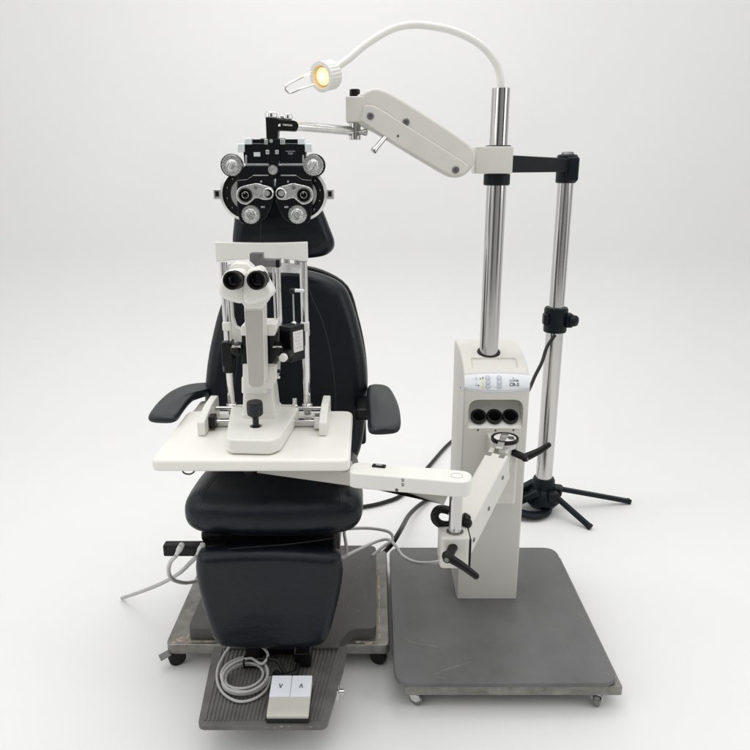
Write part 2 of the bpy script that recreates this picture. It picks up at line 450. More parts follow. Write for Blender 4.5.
p, t, n = ps(.432, .042, .0014); q.slot = 1; q.lathe([(0, .0006), (.0026, .0006), (.0026, 0)], p, n, 3)
for (cx, s0) in ((.3225, .019), (.329, .040)):
    p, t, n = ps(cx, s0, .0014); q.lathe([(0, .0006), (.0022, .0006), (.0022, 0)], p, n, 16)
q.slot = 0; obj('button_outline', q, [M['inkgrey'], M['ink']], pn); q = G(); q.slot = 1
p, t, n = ps(.434, .0335, .0016); text_into(q, 'COMBI', p, (1, 0, 0), t, .0095)
p, t, n = ps(.434, .0215, .0016); text_into(q, 'CR-5', p, (1, 0, 0), t, .0145, bold=.0003)
q.slot = 2
for k in range(3):
    p, t, n = ps(.3365, .014+.0135*k, .0014); q.box(p, (.005, .010, .0008), .0002, 1, Matrix((V((1, 0, 0)), t, n)).transposed().to_4x4())
q.slot = 1
p, t, n = ps(.3365, .043, .0020); q.box(p, (.003, .006, .0008), .0002, 1, Matrix((V((1, 0, 0)), t, n)).transposed().to_4x4())
obj('panel_lettering', q, [M['inkgrey'], M['ink'], M['yellow']], pn)

# pole
PX, PY = .371, 2.20
q = G(); q.cyl((PX, PY, .92), (PX, PY, 1.50), .0300, bev=.001, seg=64); q.cyl((PX, PY, 1.50), (PX, PY, 1.74), .0268, bev=.002, seg=64)
pl = obj('pole', q, M['steel'], st)
q = G(); q.ring((PX, PY, .9345), (.0, -.30, 1), .0375, .0240, .009); obj('pole_gasket', q, M['rubber'], st)
q = G(); q.ring((PX, PY, 1.464), (0, 0, 1), .0400, .0302, .034); obj('collar', q, M['tripod'], st)

# upper swing arm
q = G(); q.prism(rounded([V((.296, 2.150, 1.4985)), V((.4085, 2.150, 1.4985)), V((.4085, 2.245, 1.4985)), V((.296, 2.245, 1.4985))], [.006, .006, .02, .02]), (0, 0, .077), .003)
up = thing
ua = obj('pole_clamp', q, M['cream'], st)
q = G(); q.ring((PX, PY, 1.5755), (0, 0, 1), .0385, .0270, .004); obj('collar', q, M['black'], st)
olp = [(357, 121.5), (356.5, 97), (363, 92.5), (370, 88.8), (379, 88), (395, 95), (430, 116.5), (464, 139.5), (474, 150), (475.5, 160), (470.5, 170), (462, 176.6), (452, 177.5), (440, 172), (400, 148), (376, 133)]
q = G(); q.prism(resample(smooth(pxo(olp, 2.095), 5, True), 110), (0, .075, 0), .010, 4)
q2 = [(364, 105), (372, 105), (380, 108.5), (420, 134), (462, 160.5), (470, 166.5), (465.5, 172.5), (461, 175), (452, 175.8), (441, 170.5), (400, 146.3), (377, 131.6), (361, 121)]
q.prism(resample(rounded(pxo(q2, 2.087), .005, 4), 110), (0, .014, 0), .004, 4)
um = obj('balance_arm', q, M['cream'], st)
for px, py, r in ((370.4, 116, .0100), (406, 122, .0100), (455.6, 169.8, .0105)):
    p = at(px, py, 2.0875 if py > 130 or px < 380 else 2.0955)
    q = G(); q.lathe([(.004, .0008), (.0045, .004), (r*.8, .004), (r, .002), (r, -.002)], p, (0, -1, 0), 28); q.lathe([(0, .0008), (.0042, .0008)], p, (0, -1, 0), 6)
    obj('screw', q, M['steelgrey'], um)
q = G(); p = at(398, 136, 2.087); q.lathe([(0, .001), (.0035, .001), (.0035, -.001)], p, (0, -1, 0), 14)
obj('screw', q, M['steelgrey'], um)
q = G(); a, b_ = at(387, 135, 2.10), at(374, 150.5, 2.07)
q.cyl(a, b_, .0075, bev=.002); q.cyl(b_ - (a-b_).normalized()*.004, b_ + (a-b_).normalized()*.008, .0095, bev=.002)
obj('lock_lever', q, M['steel'], um)
q = G(); a, b_ = at(345.6, 96, 2.09), at(365, 122, 2.09)
q.span(a.x, b_.x, 2.092, 2.165, b_.z, a.z, .004)
obj('arm_end_block', q, M['cream'], um)
c = at(354.8, 96, 2.13)
q = G(); q.lathe([(0, .018), (.013, .018), (.0150, .016), (.0155, -.004), (0, -.004)], (c.x, 2.13, c.z), (0, 0, 1), 40, 4, .05); obj('cap_knob', q, M['black'], um)
q = G(); lo = at(354.8, 140, 2.13); q.cyl((c.x, 2.13, lo.z), (c.x, 2.13, b_.z+.004), .0165, bev=.0015); obj('pivot_pin', q, M['steel'], um)
q = G(); p = at(359, 132.5, 2.115); q.cyl(p, p + V((.022, -.006, 0)), .007, bev=.002); q.cyl(p + V((.012, -.003, 0)), p + V((.024, -.006, 0)), .0095, bev=.0025); obj('clamp_knob', q, M['steel'], um)

# gooseneck lamp
gp = [(501, 90, 2.20), (499.5, 73, 2.198), (492, 57, 2.19), (477, 42.5, 2.18), (455, 31.5, 2.17), (430, 26, 2.155), (410, 25, 2.145), (390, 30, 2.13), (366, 44.5, 2.11), (350, 58, 2.095), (336, 68, 2.085)]
q = G(); q.tube([at(*p) for p in gp], .0112, 20, 8, r1=.0098)
gn = obj('gooseneck', q, M['white'], st)
lax = V((-.60, -.76, -.22)).normalized(); lc = at(320.5, 77, 2.045)
q = G(); q.lathe([(0, -.062), (.020, -.062), (.030, -.056), (.036, -.050), (.0385, -.046), (.0385, -.008), (.037, -.004)], lc, lax, 96, 4, .045)
q.lathe([(.037, -.006), (.0395, -.006), (.0400, -.001), (.0385, 0), (.0300, 0), (.0285, -.003), (.0280, -.018)], lc, lax, 64)
lh = obj('lamp_head', q, M['white'], gn)
q = G(); q.lathe([(.0285, -.003), (.0240, -.016), (.0140, -.026), (0, -.029)], lc, lax, 40); obj('lamp_reflector', q, M['reflector'], lh)
q = G(); q.lathe([(.0235, -.010), (.0160, -.0075), (0, -.0065)], lc, lax, 40); q.slot = 1; q.ball(lc - lax*.006, .0105)
obj('bulb', q, [M['bulb'], M['bulbcore']], lh)
q = G(); q.tube([at(311, 72.5, 2.04), at(300, 78, 2.01), at(288, 84.3, 1.985), at(285.6, 89, 1.98), at(290, 92.8, 1.985), at(300, 89, 2.01), at(314, 84.5, 2.035)], .0032, 12, 8); obj('lamp_handle', q, M['steel'], lh)

# ------------------------------------------------------------------ table arm of the stand
q = G(); q.prism(rounded([V((.355, 1.985, .50)), V((.441, 1.985, .50)), V((.441, 2.0695, .50)), V((.355, 2.0695, .50))], [.012, .012, .004, .004]), (0, 0, .208), .006)
br = obj('arm_bracket', q, M['cream'], st)
jc = V((.400, 2.000, .7105))
q = G(); q.lathe([(0, .010), (.030, .010), (.034, .008), (.036, -.02)], jc, (0, 0, 1), 48); obj('joint_cap', q, M['white'], br)
q = G(); q.ring(jc + V((0, 0, -.002)), (0, 0, 1), .0425, .0345, .013, 48); obj('joint_ring', q, M['black'], br)
A = V((.372, 1.935, .658)); B = V((.2205, 1.665, .552)); dd = (B-A).normalized()
q = G(); q.bar(A + V((.0, .0, -.0)), B, .070, .088, .007, 4)
fork = jc + V((-.012, -.03, -.045))
lk = obj('link_arm', q, M['cream'], st)
q = G(); q.bar(jc + V((.016, .0, -.035)), A + V((.021, .03, -.002)), .030, .074, .006); q.bar(jc + V((-.024, .01, -.042)), A + V((-.024, .03, -.010)), .018, .062, .005)
obj('fork', q, M['cream'], lk)
q = G(); q.bar(jc + V((.0, .006, .014)), A + V((-.002, -.004, .052)), .021, .006, .002); q.cyl(jc + V((.0, .006, .006)), jc + V((.0, .006, .018)), .012); obj('tension_strap', q, M['silver'], lk)
q = G(); q.span(jc.x+.008, jc.x+.026, jc.y-.022, jc.y-.002, jc.z+.009, jc.z+.014, .003); obj('cap_slot', q, M['ink'], br)
side = dd.cross(V((0, 0, 1))).normalized(); side = side if side.x > 0 else -side
for t, dz in ((.20, .01), (.55, -.004), (.90, -.012)):
    p = A.lerp(B, t) + side*.0352 + V((0, 0, dz)); q = G(); q.lathe([(0, .0004), (.003, .0004), (.0035, .002), (.0062, .002), (.007, -.002)], p, side, 20)
    obj('screw', q, M['steelgrey'], lk)
# slot at top end
q = G(); e = A + V((0, 0, .0445)) - dd*.0
n_up = side.cross(dd); n_up = n_up if n_up.z > 0 else -n_up
for s_ in (-.023, .017): q.bar(A + n_up*.0448 + side*s_ + dd*.004, A + n_up*.0448 + side*s_ + dd*.018, .016, .002, .0005, up=n_up)
obj('slot', q, M['steelgrey'], lk)
JX, JY = .207, 1.617
q = G(); q.prism(rounded([V((JX-.040, JY-.034, .518)), V((JX+.036, JY-.034, .518)), V((JX+.036, JY+.05, .518)), V((JX-.040, JY+.05, .518))], .014), (0, 0, .090), .007, 4)
jb = obj('elbow_block', q, M['cream'], lk)
q = G(); q.span(JX+.0365, JX+.040, JY-.030, JY+.035, .515, .600, .001); obj('dark_gap', q, M['rubber'], jb)  # dark strip stands in for the shaded elbow gap
q = G(); q.cyl((JX, JY, .60), (JX, JY, .735), .0172, bev=.001, seg=48); obj('elbow_post', q, M['steel'], jb)
q = G(); q.ring((JX, JY, .606), (0, 0, 1), .0225, .0175, .004); obj('collar', q, M['steelgrey'], jb)
def lever(pts, r0, r1, hub_a, hub_b, hr, parent):
    q = G(); q.tube(pts, r0, 16, 6, r1=r1); q.cyl(hub_a, hub_b, hr, hr*.9, bev=.003); q.ball(pts[-1], r1*1.0)
    q.ball(pts[0], r0*1.05)
    o = obj('clamp_lever', q, M['black'], parent)
    q = G(); d = (V(hub_b)-V(hub_a)).normalized(); q.lathe([(0, .001), (hr*.45, .001), (hr*.5, 0)], V(hub_b)+d*.0004, d, 16); obj('lever_screw', q, M['steelgrey'], o)
h2 = at(447, 556, 1.545)
lever([h2, at(453, 560, 1.54), at(464, 567, 1.535), at(476, 576, 1.53)], .0125, .0085, at(453.5, 546, 1.592), h2 + V((-.002, -.012, -.004)), .0125, jb)
lever([at(525, 457.5, 1.95), at(533, 454, 1.95), at(541, 450, 1.95), at(548.5, 445, 1.95)], .0125, .0085, at(510, 451, 1.99), at(528, 459, 1.94), .0115, br)
q = G(); q.tube([at(443+(x-443)*.86, 518+(y-518)*.86, Y_) for x, y, Y_ in ((458, 513, 1.665), (447, 508.5, 1.66), (438, 508, 1.655), (433.5, 514, 1.65), (435, 521, 1.65), (443, 526, 1.652), (458, 526, 1.655))], .0112, 14, 8)
q.cyl(at(462, 518, 1.655), at(469, 521, 1.655), .017, .015, bev=.005); q.ball(at(467, 523, 1.650), .014)
obj('brake_bow', q, M['black'], jb)

a0, a1 = V((-.30, 1.715, .74)), V((JX+.0, JY, .743))
q = G()
L = V((-.045, 1.668, 0)); Rr = V((JX, JY-.0, 0)); d = (Rr-L).normalized(); s = V((-d.y, d.x, 0))
pts = [L - s*.036, Rr - s*.036 + d*.0, Rr + d*.036 - s*.036, Rr + d*.036 + s*.036, L + s*.036]
pts = rounded([V((p.x, p.y, .722)) for p in (L - d*.022 - s*.037, Rr - s*.037 + d*.038, Rr + s*.037 + d*.038, L - d*.022 + s*.037)], [.030, .036, .036, .030], 8)
q.prism(pts, (0, 0, .043), .005, 4)
ta = obj('table_arm', q, M['white'], st)
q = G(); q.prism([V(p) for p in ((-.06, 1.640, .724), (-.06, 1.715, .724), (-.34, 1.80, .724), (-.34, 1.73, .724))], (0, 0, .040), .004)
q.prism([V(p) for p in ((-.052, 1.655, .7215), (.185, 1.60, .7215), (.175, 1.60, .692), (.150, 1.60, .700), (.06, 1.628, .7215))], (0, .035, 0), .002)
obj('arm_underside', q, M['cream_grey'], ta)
q = G(); q.ring((JX, JY, .7652), (0, 0, 1), .0155, .0143, .0006, 40)
p = V(((402.5-375)*1.77/F, 0, 0))
obj('arm_mark', q, M['inkgrey'], ta)
q = G(); c = az(379, 466.3, .766); q.bar(c + V((-.017, .004, .001)), c + V((.017, -.004, .001)), .015, .005, .001); q.slot = 1
q.bar(c + V((-.008, .002, .0038)), c + V((.008, -.002, .0038)), .005, .0005, 0)
obj('rocker_switch', q, [M['black'], M['inkgrey']], ta)
q = G()
def onarm(px, py):
    # hit of the photo ray with the arm's front face plane
    o = V((0, 0, CH)); r_ = _ray(px, py); n = -s; p0 = V((L.x, L.y, 0)) - s*.037; n3 = V((n.x, n.y, 0)); t = (p0-V((0, 0, 0))).dot(n3)/r_.dot(n3); return o + r_*t
n3 = V((-s.x, -s.y, 0))
q.lathe([(0, .0005), (.0045, .0005), (.0045, -.001)], onarm(396.7, 490), n3, 20)
obj('screw', q, M['ink'], ta)
q = G()
for yy in (479.8, 484.3): q.ring(onarm(402.8, yy), n3, .0038, .0016, .0006, 16); q.bar(onarm(401.5, yy+1.6), onarm(404, yy+1.8), .001, .001, 0)
obj('icon', q, M['steelgrey'], ta)
# table top
q = G(); q.prism(rounded([V(p) for p in ((-.572, 1.635, .7660), (-.064, 1.635, .7660), (-.068, 2.02, .7660), (-.575, 2.02, .7660))], [.022, .022, .03, .03], 8), (0, 0, .034), .010, 5)
tt = obj('table_top', q, M['table'], st)
q = G(); c = V((-.330, 1.70, .7655)); q.lathe([(0, 0), (.030, 0), (.028, -.014), (.012, -.034), (0, -.036)], c, (0, 0, 1), 4+20); obj('table_knob', q, M['black'], tt)
q = G(); p = at(189, 473, 1.66); q.tube([V((p.x-.018, 1.66, .766)), V((p.x-.012, 1.655, .756)), V((p.x, 1.655, .752)), V((p.x+.012, 1.655, .756)), V((p.x+.018, 1.66, .766))], .0022, 10, 6); obj('cable_hook', q, M['ink'], tt)

# ------------------------------------------------------------------ TRIPOD SUPPORT
TX, TY = .772, 2.92
tp = thing('support_tripod', (TX, TY, 0), 'steel support pole with black collar and splayed black legs standing behind the cream column', 'support stand')
q = G(); q.cyl((TX, TY, .88), (TX, TY, 1.50), .0315, bev=.001, seg=56); obj('upper_pole', q, M['steel'], tp)
q = G(); q.cyl((TX, TY, .06), (TX, TY, .90), .0370, bev=.001, seg=56); obj('lower_pole', q, M['steel'], tp)
q = G(); q.lathe([(.037, 0), (.046, 0), (.049, .006), (.049, .035), (.046, .045), (.050, .055), (.050, .098), (.046, .106), (.0316, .106)], (TX, TY, .846), (0, 0, 1), 40)
q.box((TX+.050, TY-.02, .90), (.035, .05, .06), .010); q.box((TX-.048, TY-.02, .905), (.022, .04, .05), .008)
cl = obj('collar', q, M['tripod'], tp)
q = G(); q.lathe([(0, .032), (.010, .032), (.021, .028), (.024, .022), (.024, .008), (.014, 0), (0, 0)], (TX+.055, TY-.035, .902), (.75, -.65, 0), 28, 4, .06); obj('clamp_knob', q, M['tripod'], cl)
q = G(); q.lathe([(0, -.004), (.036, -.004), (.041, 0), (.041, .100), (.036, .106), (.022, .106), (.021, .112), (.017, .114), (0, .114)], (TX, TY, 1.465), (0, 0, 1), 44)
q.box((TX+.012, TY-.03, 1.515), (.052, .04, .095), .010)
th = obj('top_hub', q, M['tripod'], tp)
q = G(); q.bar((.395, 2.235, 1.527), (TX-.015, TY-.03, 1.530), .040, .052, .006)
obj('cross_arm', q, mat('dark_arm_paint', (.003, .0055, .008), .6, noise=.15, spec=.08), tp)
q = G(); q.lathe([(0, .010), (.012, .010), (.022, .009), (.026, .0)], (TX, TY, 1.572), (0, 0, 1), 6*4); obj('top_screw', q, M['steelgrey'], th)
q = G(); q.lathe([(.037, 0), (.045, 0), (.050, -.01), (.052, -.05), (.075, -.075), (.080, -.11), (.06, -.135), (0, -.135)], (TX, TY, .165), (0, 0, 1), 40)
q.box((TX+.060, TY-.010, .105), (.05, .055, .045), .010, 3, Matrix.Rotation(R(-20), 4, 'Z')); q.box((TX+.030, TY-.065, .100), (.05, .045, .045), .010)
q.ring((TX-.075, TY-.005, .022), (.12, -.1, 1), .118, .078, .030, 56)
q.bar((TX-.03, TY-.06, .12), (TX-.12, TY-.02, .05), .045, .03, .01)
q.bar((TX-.03, TY+.03, .13), (TX-.14, TY+.02, .07), .04, .03, .01)
obj('hub', q, M['tripod'], tp)
for a, b_ in ((V((TX+.06, TY-.01, .115)), az(628, 501, .014)), (V((TX+.03, TY-.06, .11)), az(589, 526, .014))):
    q = G(); q.bar(a, b_, .024, .020, .004)
    lg = obj('leg', q, M['tripod'], tp)
    q = G(); d = (b_-a).normalized(); q.bar(b_ - d*.004, b_ + d*.012, .0265, .0225, .004); obj('foot_cap', q, M['rubber'], lg)

# ------------------------------------------------------------------ CHAIR
CX = -.285
ch = thing('examination_chair', (CX, 2.1, 0), 'dark navy leather examination chair with black armrests and ribbed footrest on worn wheeled base', 'chair')
# wheeled frame
g = G()
x0, x1, y0, y1 = -.655, .046, 1.845, 2.41; w = .062
z0, z1 = .052, .088
g.prism(rounded([V(p) for p in ((x0, y0, z0), (x1, y0, z0), (x1, y1, z0), (x0, y1, z0))], [.03, .02, .02, .02]), (0, 0, z1-z0), .006, 3)
fr = obj('base_frame', g, M['worn'], ch)
g = G()   # worn tan edge along the cover
for a, b_, w0 in (((-.5945, 1.875, .0884), (-.5945, 2.36, .0884), .0045), ((-.590, 1.862, .0884), (-.50, 1.862, .0884), .006), ((.0135, 1.87, .0884), (.0135, 2.30, .0884), .005), ((-.06, 1.860, .0884), (.008, 1.860, .0884), .006)):
    a, b_ = V(a), V(b_); t = (b_-a).normalized(); sd = V((-t.y, t.x, 0)); b = bmesh.new(); pv = None; nn = 60; wv = 1
    for k in range(nn+1):
        p = a.lerp(b_, k/nn); wv = max(.15, min(1.5, wv + random.uniform(-.35, .35))); q = (b.verts.new(p + sd*w0*wv*.6), b.verts.new(p - sd*w0*(wv*.5+.3)))
        if pv: b.faces.new((pv[0], q[0], q[1], pv[1]))
        pv = q
    g.merge(b)
obj('worn_edge', g, M['rust'], fr); g = G()
g.ball((-.607, 1.872, .087), .017, (1.2, .8, .2)); g.ball((-.63, 1.858, .086), .010, (1.4, .8, .25)); g.ball((-.02, 1.855, .0865), .012, (1.6, .6, .2))
obj('rust_patch', g, M['rust'], fr)
for x, y, yw in ((-.618, 1.875, R(-60)), (.0, 1.88, R(60)), (-.60, 2.36, R(200)), (0, 2.36, R(120))): caster(ch, x, y, .052, .0265, M['rubber'], M['black'], yw, tab=x < -.6 and y < 2)
g = G()
cov = [(-.588, 1.872), (-.475, 1.872), (-.455, 1.80), (-.455, 1.78), (-.110, 1.78), (-.108, 1.81), (-.075, 1.872), (.004, 1.872), (.004, 2.38), (-.588, 2.38)]
g.prism(rounded([V((x, y, .0875)) for x, y in cov], [.025, .02, .01, .003, .003, .02, .03, .03, .03, .03]), (0, 0, .040), .009, 4)
g.slot = 1
for k in range(9):
    p = V((random.uniform(-.09, -.02), random.uniform(1.9, 2.25), .1275)); g.lathe([(0, .0005), (random.uniform(.0006, .0014), .0004), (.002, 0)], p, (0, 0, 1), 8)
obj('base_cover', g, [M['base'], M['scratch']], ch)
g = G(); g.prism(rounded([V(p) for p in ((CX-.10, 2.05, .128), (CX+.10, 2.05, .128), (CX+.10, 2.25, .128), (CX-.10, 2.25, .128))], .03), (0, 0, .35), .005); obj('pedestal', g, M['black'], ch)
g = G(); g.span(CX-.197, CX+.185, 1.752, 2.2, .445, .540, .022, 5); g.span(CX-.205, CX-.14, 1.745, 1.95, .500, .535, .012); obj('seat_pan', g, M['black'], ch)
# footrest
g = G(); Z = .118
fo = [(-.462, 1.482), (-.126, 1.482), (-.092, 1.70), (-.083, 1.80), (-.490, 1.80), (-.482, 1.70)]
g.prism(rounded([V((x, y, Z-.014)) for x, y in fo], [.022, .022, .002, .002, .002, .002]), (0, 0, .014), .004)
n = 30
for k in range(n):
    t = (k+.5)/n; xa = -.452 + t*(.452-.142); xb = -.470 + t*(.470-.105)
    g.bar((xa, 1.500, Z+.0005), (xb, 1.79, Z+.0005), .0062, .0045, .0018, 2)
g.slot = 1
for k in range(10):
    x = random.uniform(-.33, -.135); g.ball((x, 1.4805 + random.uniform(0, .001), Z-.003+random.uniform(-.003, .003)), random.uniform(.0012, .003), (1.6, .6, .6))
ft = obj('footrest', g, [M['foot'], M['scratch']], ch)
g = G(); g.box((-.108, 1.625, .096), (.018, .03, .035), .004); g.cyl((-.100, 1.61, .115), (-.085, 1.61, .115), .009); g.cyl((-.10, 1.635, .085), (-.088, 1.635, .085), .007)
obj('latch', g, M['steel'], ft)
# seat
sp = [(CX-.235, 1.735), (CX-.12, 1.700), (CX, 1.692), (CX+.12, 1.700), (CX+.235, 1.735), (CX+.250, 1.85), (CX+.235, 2.0), (CX+.205, 2.14), (CX, 2.17), (CX-.205, 2.14), (CX-.235, 2.0), (CX-.250, 1.85)]
ol = resample(smooth([V((x, y, .590)) for x, y in sp], 8, True), 96)
g = G(); g.cushion(ol, (0, 0, 1), .125, .058, .012, seg=8)
sg = seam(g, [at(205, 478, 1.85), at(213, 486, 1.78), at(210, 497, 1.72)], (0, .5, -1), .0016) if False else None
sms = []
for sx in (-1, 1):
    P = [V((CX+sx*.165, 2.08, .66)), V((CX+sx*.170, 1.95, .66)), V((CX+sx*.178, 1.85, .66)), V((CX+sx*.185, 1.78, .66)), V((CX+sx*.19, 1.74, .66)), V((CX+sx*.194, 1.715, .66))]
    sms.append(seam(g, P, (0, .25, -1), .0014)); sms.append(seam(g, [p + V((.007*sx, 0, 0)) for p in P], (0, .25, -1), .0010))
    Q = [V((CX+sx*.165, 1.60, .578)), V((CX+sx*.20, 1.60, .577)), V((CX+sx*.235, 1.60, .580)), ]
    sms.append(seam(g, [V((p.x, 1.8, p.z)) for p in Q], (0, 1, 0), .0013)) 
se = obj('seat', g, M['leather'], ch)
for s_ in sms: obj('seam', s_, M['seam'], se)
# backrest (slightly reclined)
bo = [(287, 268), (316, 272), (341, 283), (352, 302), (361, 335), (366.6, 367), (367.3, 396), (365, 424), (358, 455), (340, 478), (287, 484), (234, 478), (214, 455), (207.5, 424), (206, 396), (208, 367), (213, 338), (221.5, 306), (234, 284), (258, 272)]
ol = resample(smooth([at(x, y, 2.155 + (484-y)*.0004) for x, y in bo], 6, True), 120)
nb = V((0, -1, .12)).normalized()
g = G(); g.cushion(ol, nb, .115, .050, .018, seg=8)
D = V((0, 1, 0))
s1 = seam(g, pxo([(305, 284), (309, 299), (316, 314), (323, 331), (330, 360), (335, 400), (334, 440)], 2.1), D, .0014)
s2 = seam(g, pxo([(255, 284), (250, 299), (245, 314), (240, 331), (235, 360), (232, 400), (234, 440)], 2.1), D, .0014)
s3 = seam(g, pxo([(245, 284), (287, 281), (305, 284), (335, 292)], 2.1), D, .0012)
be = obj('backrest', g, M['leather'], ch)
for s_ in (s1, s2): obj('seam', s_, M['seam'], be)
g = G(); g.prism(resample(smooth([p + V((0, .070, 0)) for p in [CXp for CXp in ol[::6]]], 4, True), 80), (0, .03, 0), .008); obj('back_shell', g, M['black'], ch)
# headrest
ho = [(250, 190), (280, 187), (308, 191), (320, 205), (329, 226), (334.5, 243), (330, 252.5), (316, 257.3), (284, 259), (252, 257.5), (238, 252.5), (233.5, 243), (234.5, 226), (238, 205)]
ol = resample(smooth(pxo(ho, 2.10), 6, True), 90)
g = G(); g.cushion(ol, nb, .085, .036, .012, seg=7)
hs = seam(g, pxo([(259, 200), (258, 225), (257, 250)], 2.0), D, .0013)
he = obj('headrest', g, M['leather'], ch)
obj('seam', hs, M['seam'], he)
g = G()
for dx in (-.018, .018): g.cyl((CX+.02+dx, 2.235, 1.00), (CX+.02+dx, 2.235, 1.36), .011)
g.span(CX-.03, CX+.07, 2.225, 2.245, 1.0, 1.03, .004); g.span(CX-.03, CX+.07, 2.18, 2.25, 1.34, 1.37, .004); obj('headrest_post', g, M['steel'], ch)
# leg rest
lo_ = [(205, 549), (268, 546), (333, 550), (341, 557), (343, 569), (341, 586), (336.5, 606), (328, 634), (315, 643), (270, 645), (229, 643.5), (217, 638), (210.5, 624), (200.5, 588), (197, 566), (198.5, 555)]
ol = resample(smooth([at(x, y, 1.700 - (645-y)*.0001) for x, y in lo_], 6, True), 90)
g = G(); g.cushion(ol, V((0, -1, .10)), .075, .030, .0025, seg=7); obj('leg_rest', g, M['leather'], ch)
g = G(); g.span(CX-.09, CX-.045, 1.70, 1.74, .115, .30, .006); g.span(CX+.05, CX+.10, 1.70, 1.76, .12, .17, .006); g.span(CX-.10, CX+.10, 1.75, 1.80, .125, .15, .006)
g.tube([V((CX-.05, 1.69, .16)), V((CX, 1.68, .165)), V((CX+.02, 1.665, .15)), V((CX+.035, 1.65, .13))], .006, 10); g.tube([V((CX+.00, 1.67, .128)), V((CX+.02, 1.65, .132)), V((CX+.055, 1.66, .135)), V((CX+.06, 1.69, .14))], .010, 10)
obj('foot_post', g, M['black'], ch)
# armrests
def arm(outline, z, th_, dm):
    ol = resample(smooth(pxz(outline, z), 6, True), 90)
    g = G(); g.cushion(ol, (0, 0, 1), th_, .012, dm, seg=5); return g
al = [(148.5, 419), (160, 420.5), (172, 420.5), (178, 418), (183, 411), (189, 403), (197, 396), (207, 392), (216, 390), (216, 385), (206, 385), (193, 386), (182, 388.5), (171, 393.3), (161, 401), (153, 410)]
g = arm(al, .820, .024, .003); a_ = obj('armrest', g, M['armpad'], ch)
g = G(); p = az(200, 398, .80); g.box((p.x+.02, 2.10, .765), (.05, .12, .045), .012); g.span(p.x+.02, p.x+.16, 2.17, 2.21, .60, .80, .012); obj('arm_bracket', g, M['cream_grey'], a_)
ar = [(369, 431), (384, 431.5), (399, 429.5), (400.5, 416), (397, 402), (391, 391), (386, 387.5), (376, 386.5), (368, 388), (366.5, 400), (367.5, 416)]
g = arm(ar, .820, .024, .003); a_ = obj('armrest', g, M['armpad'], ch)
g = G(); g.span(-.06, -.005, 2.02, 2.16, .765, .803, .01); g.span(-.12, -.03, 2.18, 2.215, .62, .80, .012); obj('arm_bracket', g, M['black'], a_)
# connector bar under the seat
g = G(); a, b_ = at(164.5, 548.5, 1.735), at(206, 548.5, 1.735)
g.box(((a.x+b_.x)/2+.03, 1.735, a.z), (b_.x-a.x+.06, .03, .034), .004)
g.tube([at(186, 549.5, 1.715), at(190, 550, 1.715), at(199, 550, 1.716)], .001, 6)
cb = obj('connector_bar', g, M['black'], ch)
for px in (180, 201):
    a, b_ = at(px+1, 546.5, 1.712), at(px-4, 555.5, 1.700)
    g = G(); g.cyl(a, a.lerp(b_, .55), .0085, .0085, bev=.002); g.cyl(a.lerp(b_, .5), b_, .0065, .0055, bev=.002); g.cyl(V((a.x, 1.722, a.z)), a, .008)
    obj('plug', g, M['cable_light'], cb)
g = G(); g.tube([at(201, 553, 1.71), at(208, 552, 1.705), at(240, 548, 1.67), at(290, 544, 1.67), at(335, 538, 1.70)], .0018, 8); obj('thin_wire', g, M['cable_black'], cb)

# ------------------------------------------------------------------ CABLES
def cable(name, pts, r, m, label, sub=8):
    g = G(); g.tube(pts, r, 12, sub); o = obj(name, g, m); return tag(o, label, 'cable', 'loose cables around the chair and the stand')
cable('cable', [at(197, 556, 1.70), at(190, 563, 1.74), at(178, 574, 1.85), at(160, 584, 1.98), at(140, 592, 2.1), az(122, 598, .008)], .0062, M['cable'], 'grey cable with a cut end, sticking out leftmost from under the chair')
cable('cable', [at(176, 556, 1.70), at(170.5, 562, 1.71), at(168.5, 571, 1.74), at(172, 579, 1.78), at(182, 582.5, 1.84), at(192, 582, 1.90), at(204, 578, 1.95)], .0058, M['cable_light'], 'pale cable looping down from the left plug of the black bar under the seat')
cable('cable', [at(330, 560, 1.95), at(345, 556, 2.0), at(346, 545, 2.03), at(344.5, 531, 2.1), at(352, 528.5, 2.2), at(372, 528.5, 2.3), at(389, 532, 2.3), at(392.5, 540, 2.28), at(384, 546, 2.25), at(372, 556, 2.2)], .0055, M['cable'], 'grey cable making a wide loop just right of the chair seat')
cable('cable', [at(330, 566, 1.95), at(344, 557, 2.05), at(360, 549, 2.2), at(378, 541, 2.32), at(388, 539.5, 2.30), at(395, 545, 2.25), at(403, 556, 2.2), at(415, 562, 2.1), at(430, 563, 1.95), at(444, 561, 1.69)], .0058, M['cable_light'], 'pale cable crossing the grey plate to the lower elbow of the table arm')
zf = .012
cable('cable', [az(300, 505, .02), az(340, 509, zf), az(362, 507, zf), az(385, 502, zf), az(404, 493, zf), az(428, 467, zf), az(452, 441, zf), az(480, 425, zf)], .0095, M['cable_black'], 'black cable on the floor sweeping from chair seat to left side of the column')
cable('cable', [az(365, 570, .012), az(378, 558, .02), at(391, 545, 2.44), at(400, 531, 2.50), az(410, 514, .05), az(424, 502, .02), az(440, 494, zf), az(470, 488, zf)], .0100, M['cable_black'], 'thick black cable rising between the two wheeled bases behind the table arm')
cable('cable', [at(555, 335, 2.86), at(547, 347, 2.84), at(542, 362, 2.80), at(535, 376, 2.72), at(528, 391, 2.62), at(515, 408, 2.50), at(500, 420, 2.38)], .0075, M['cable_black'], 'black cable hanging from the support pole collar to the back of the column')

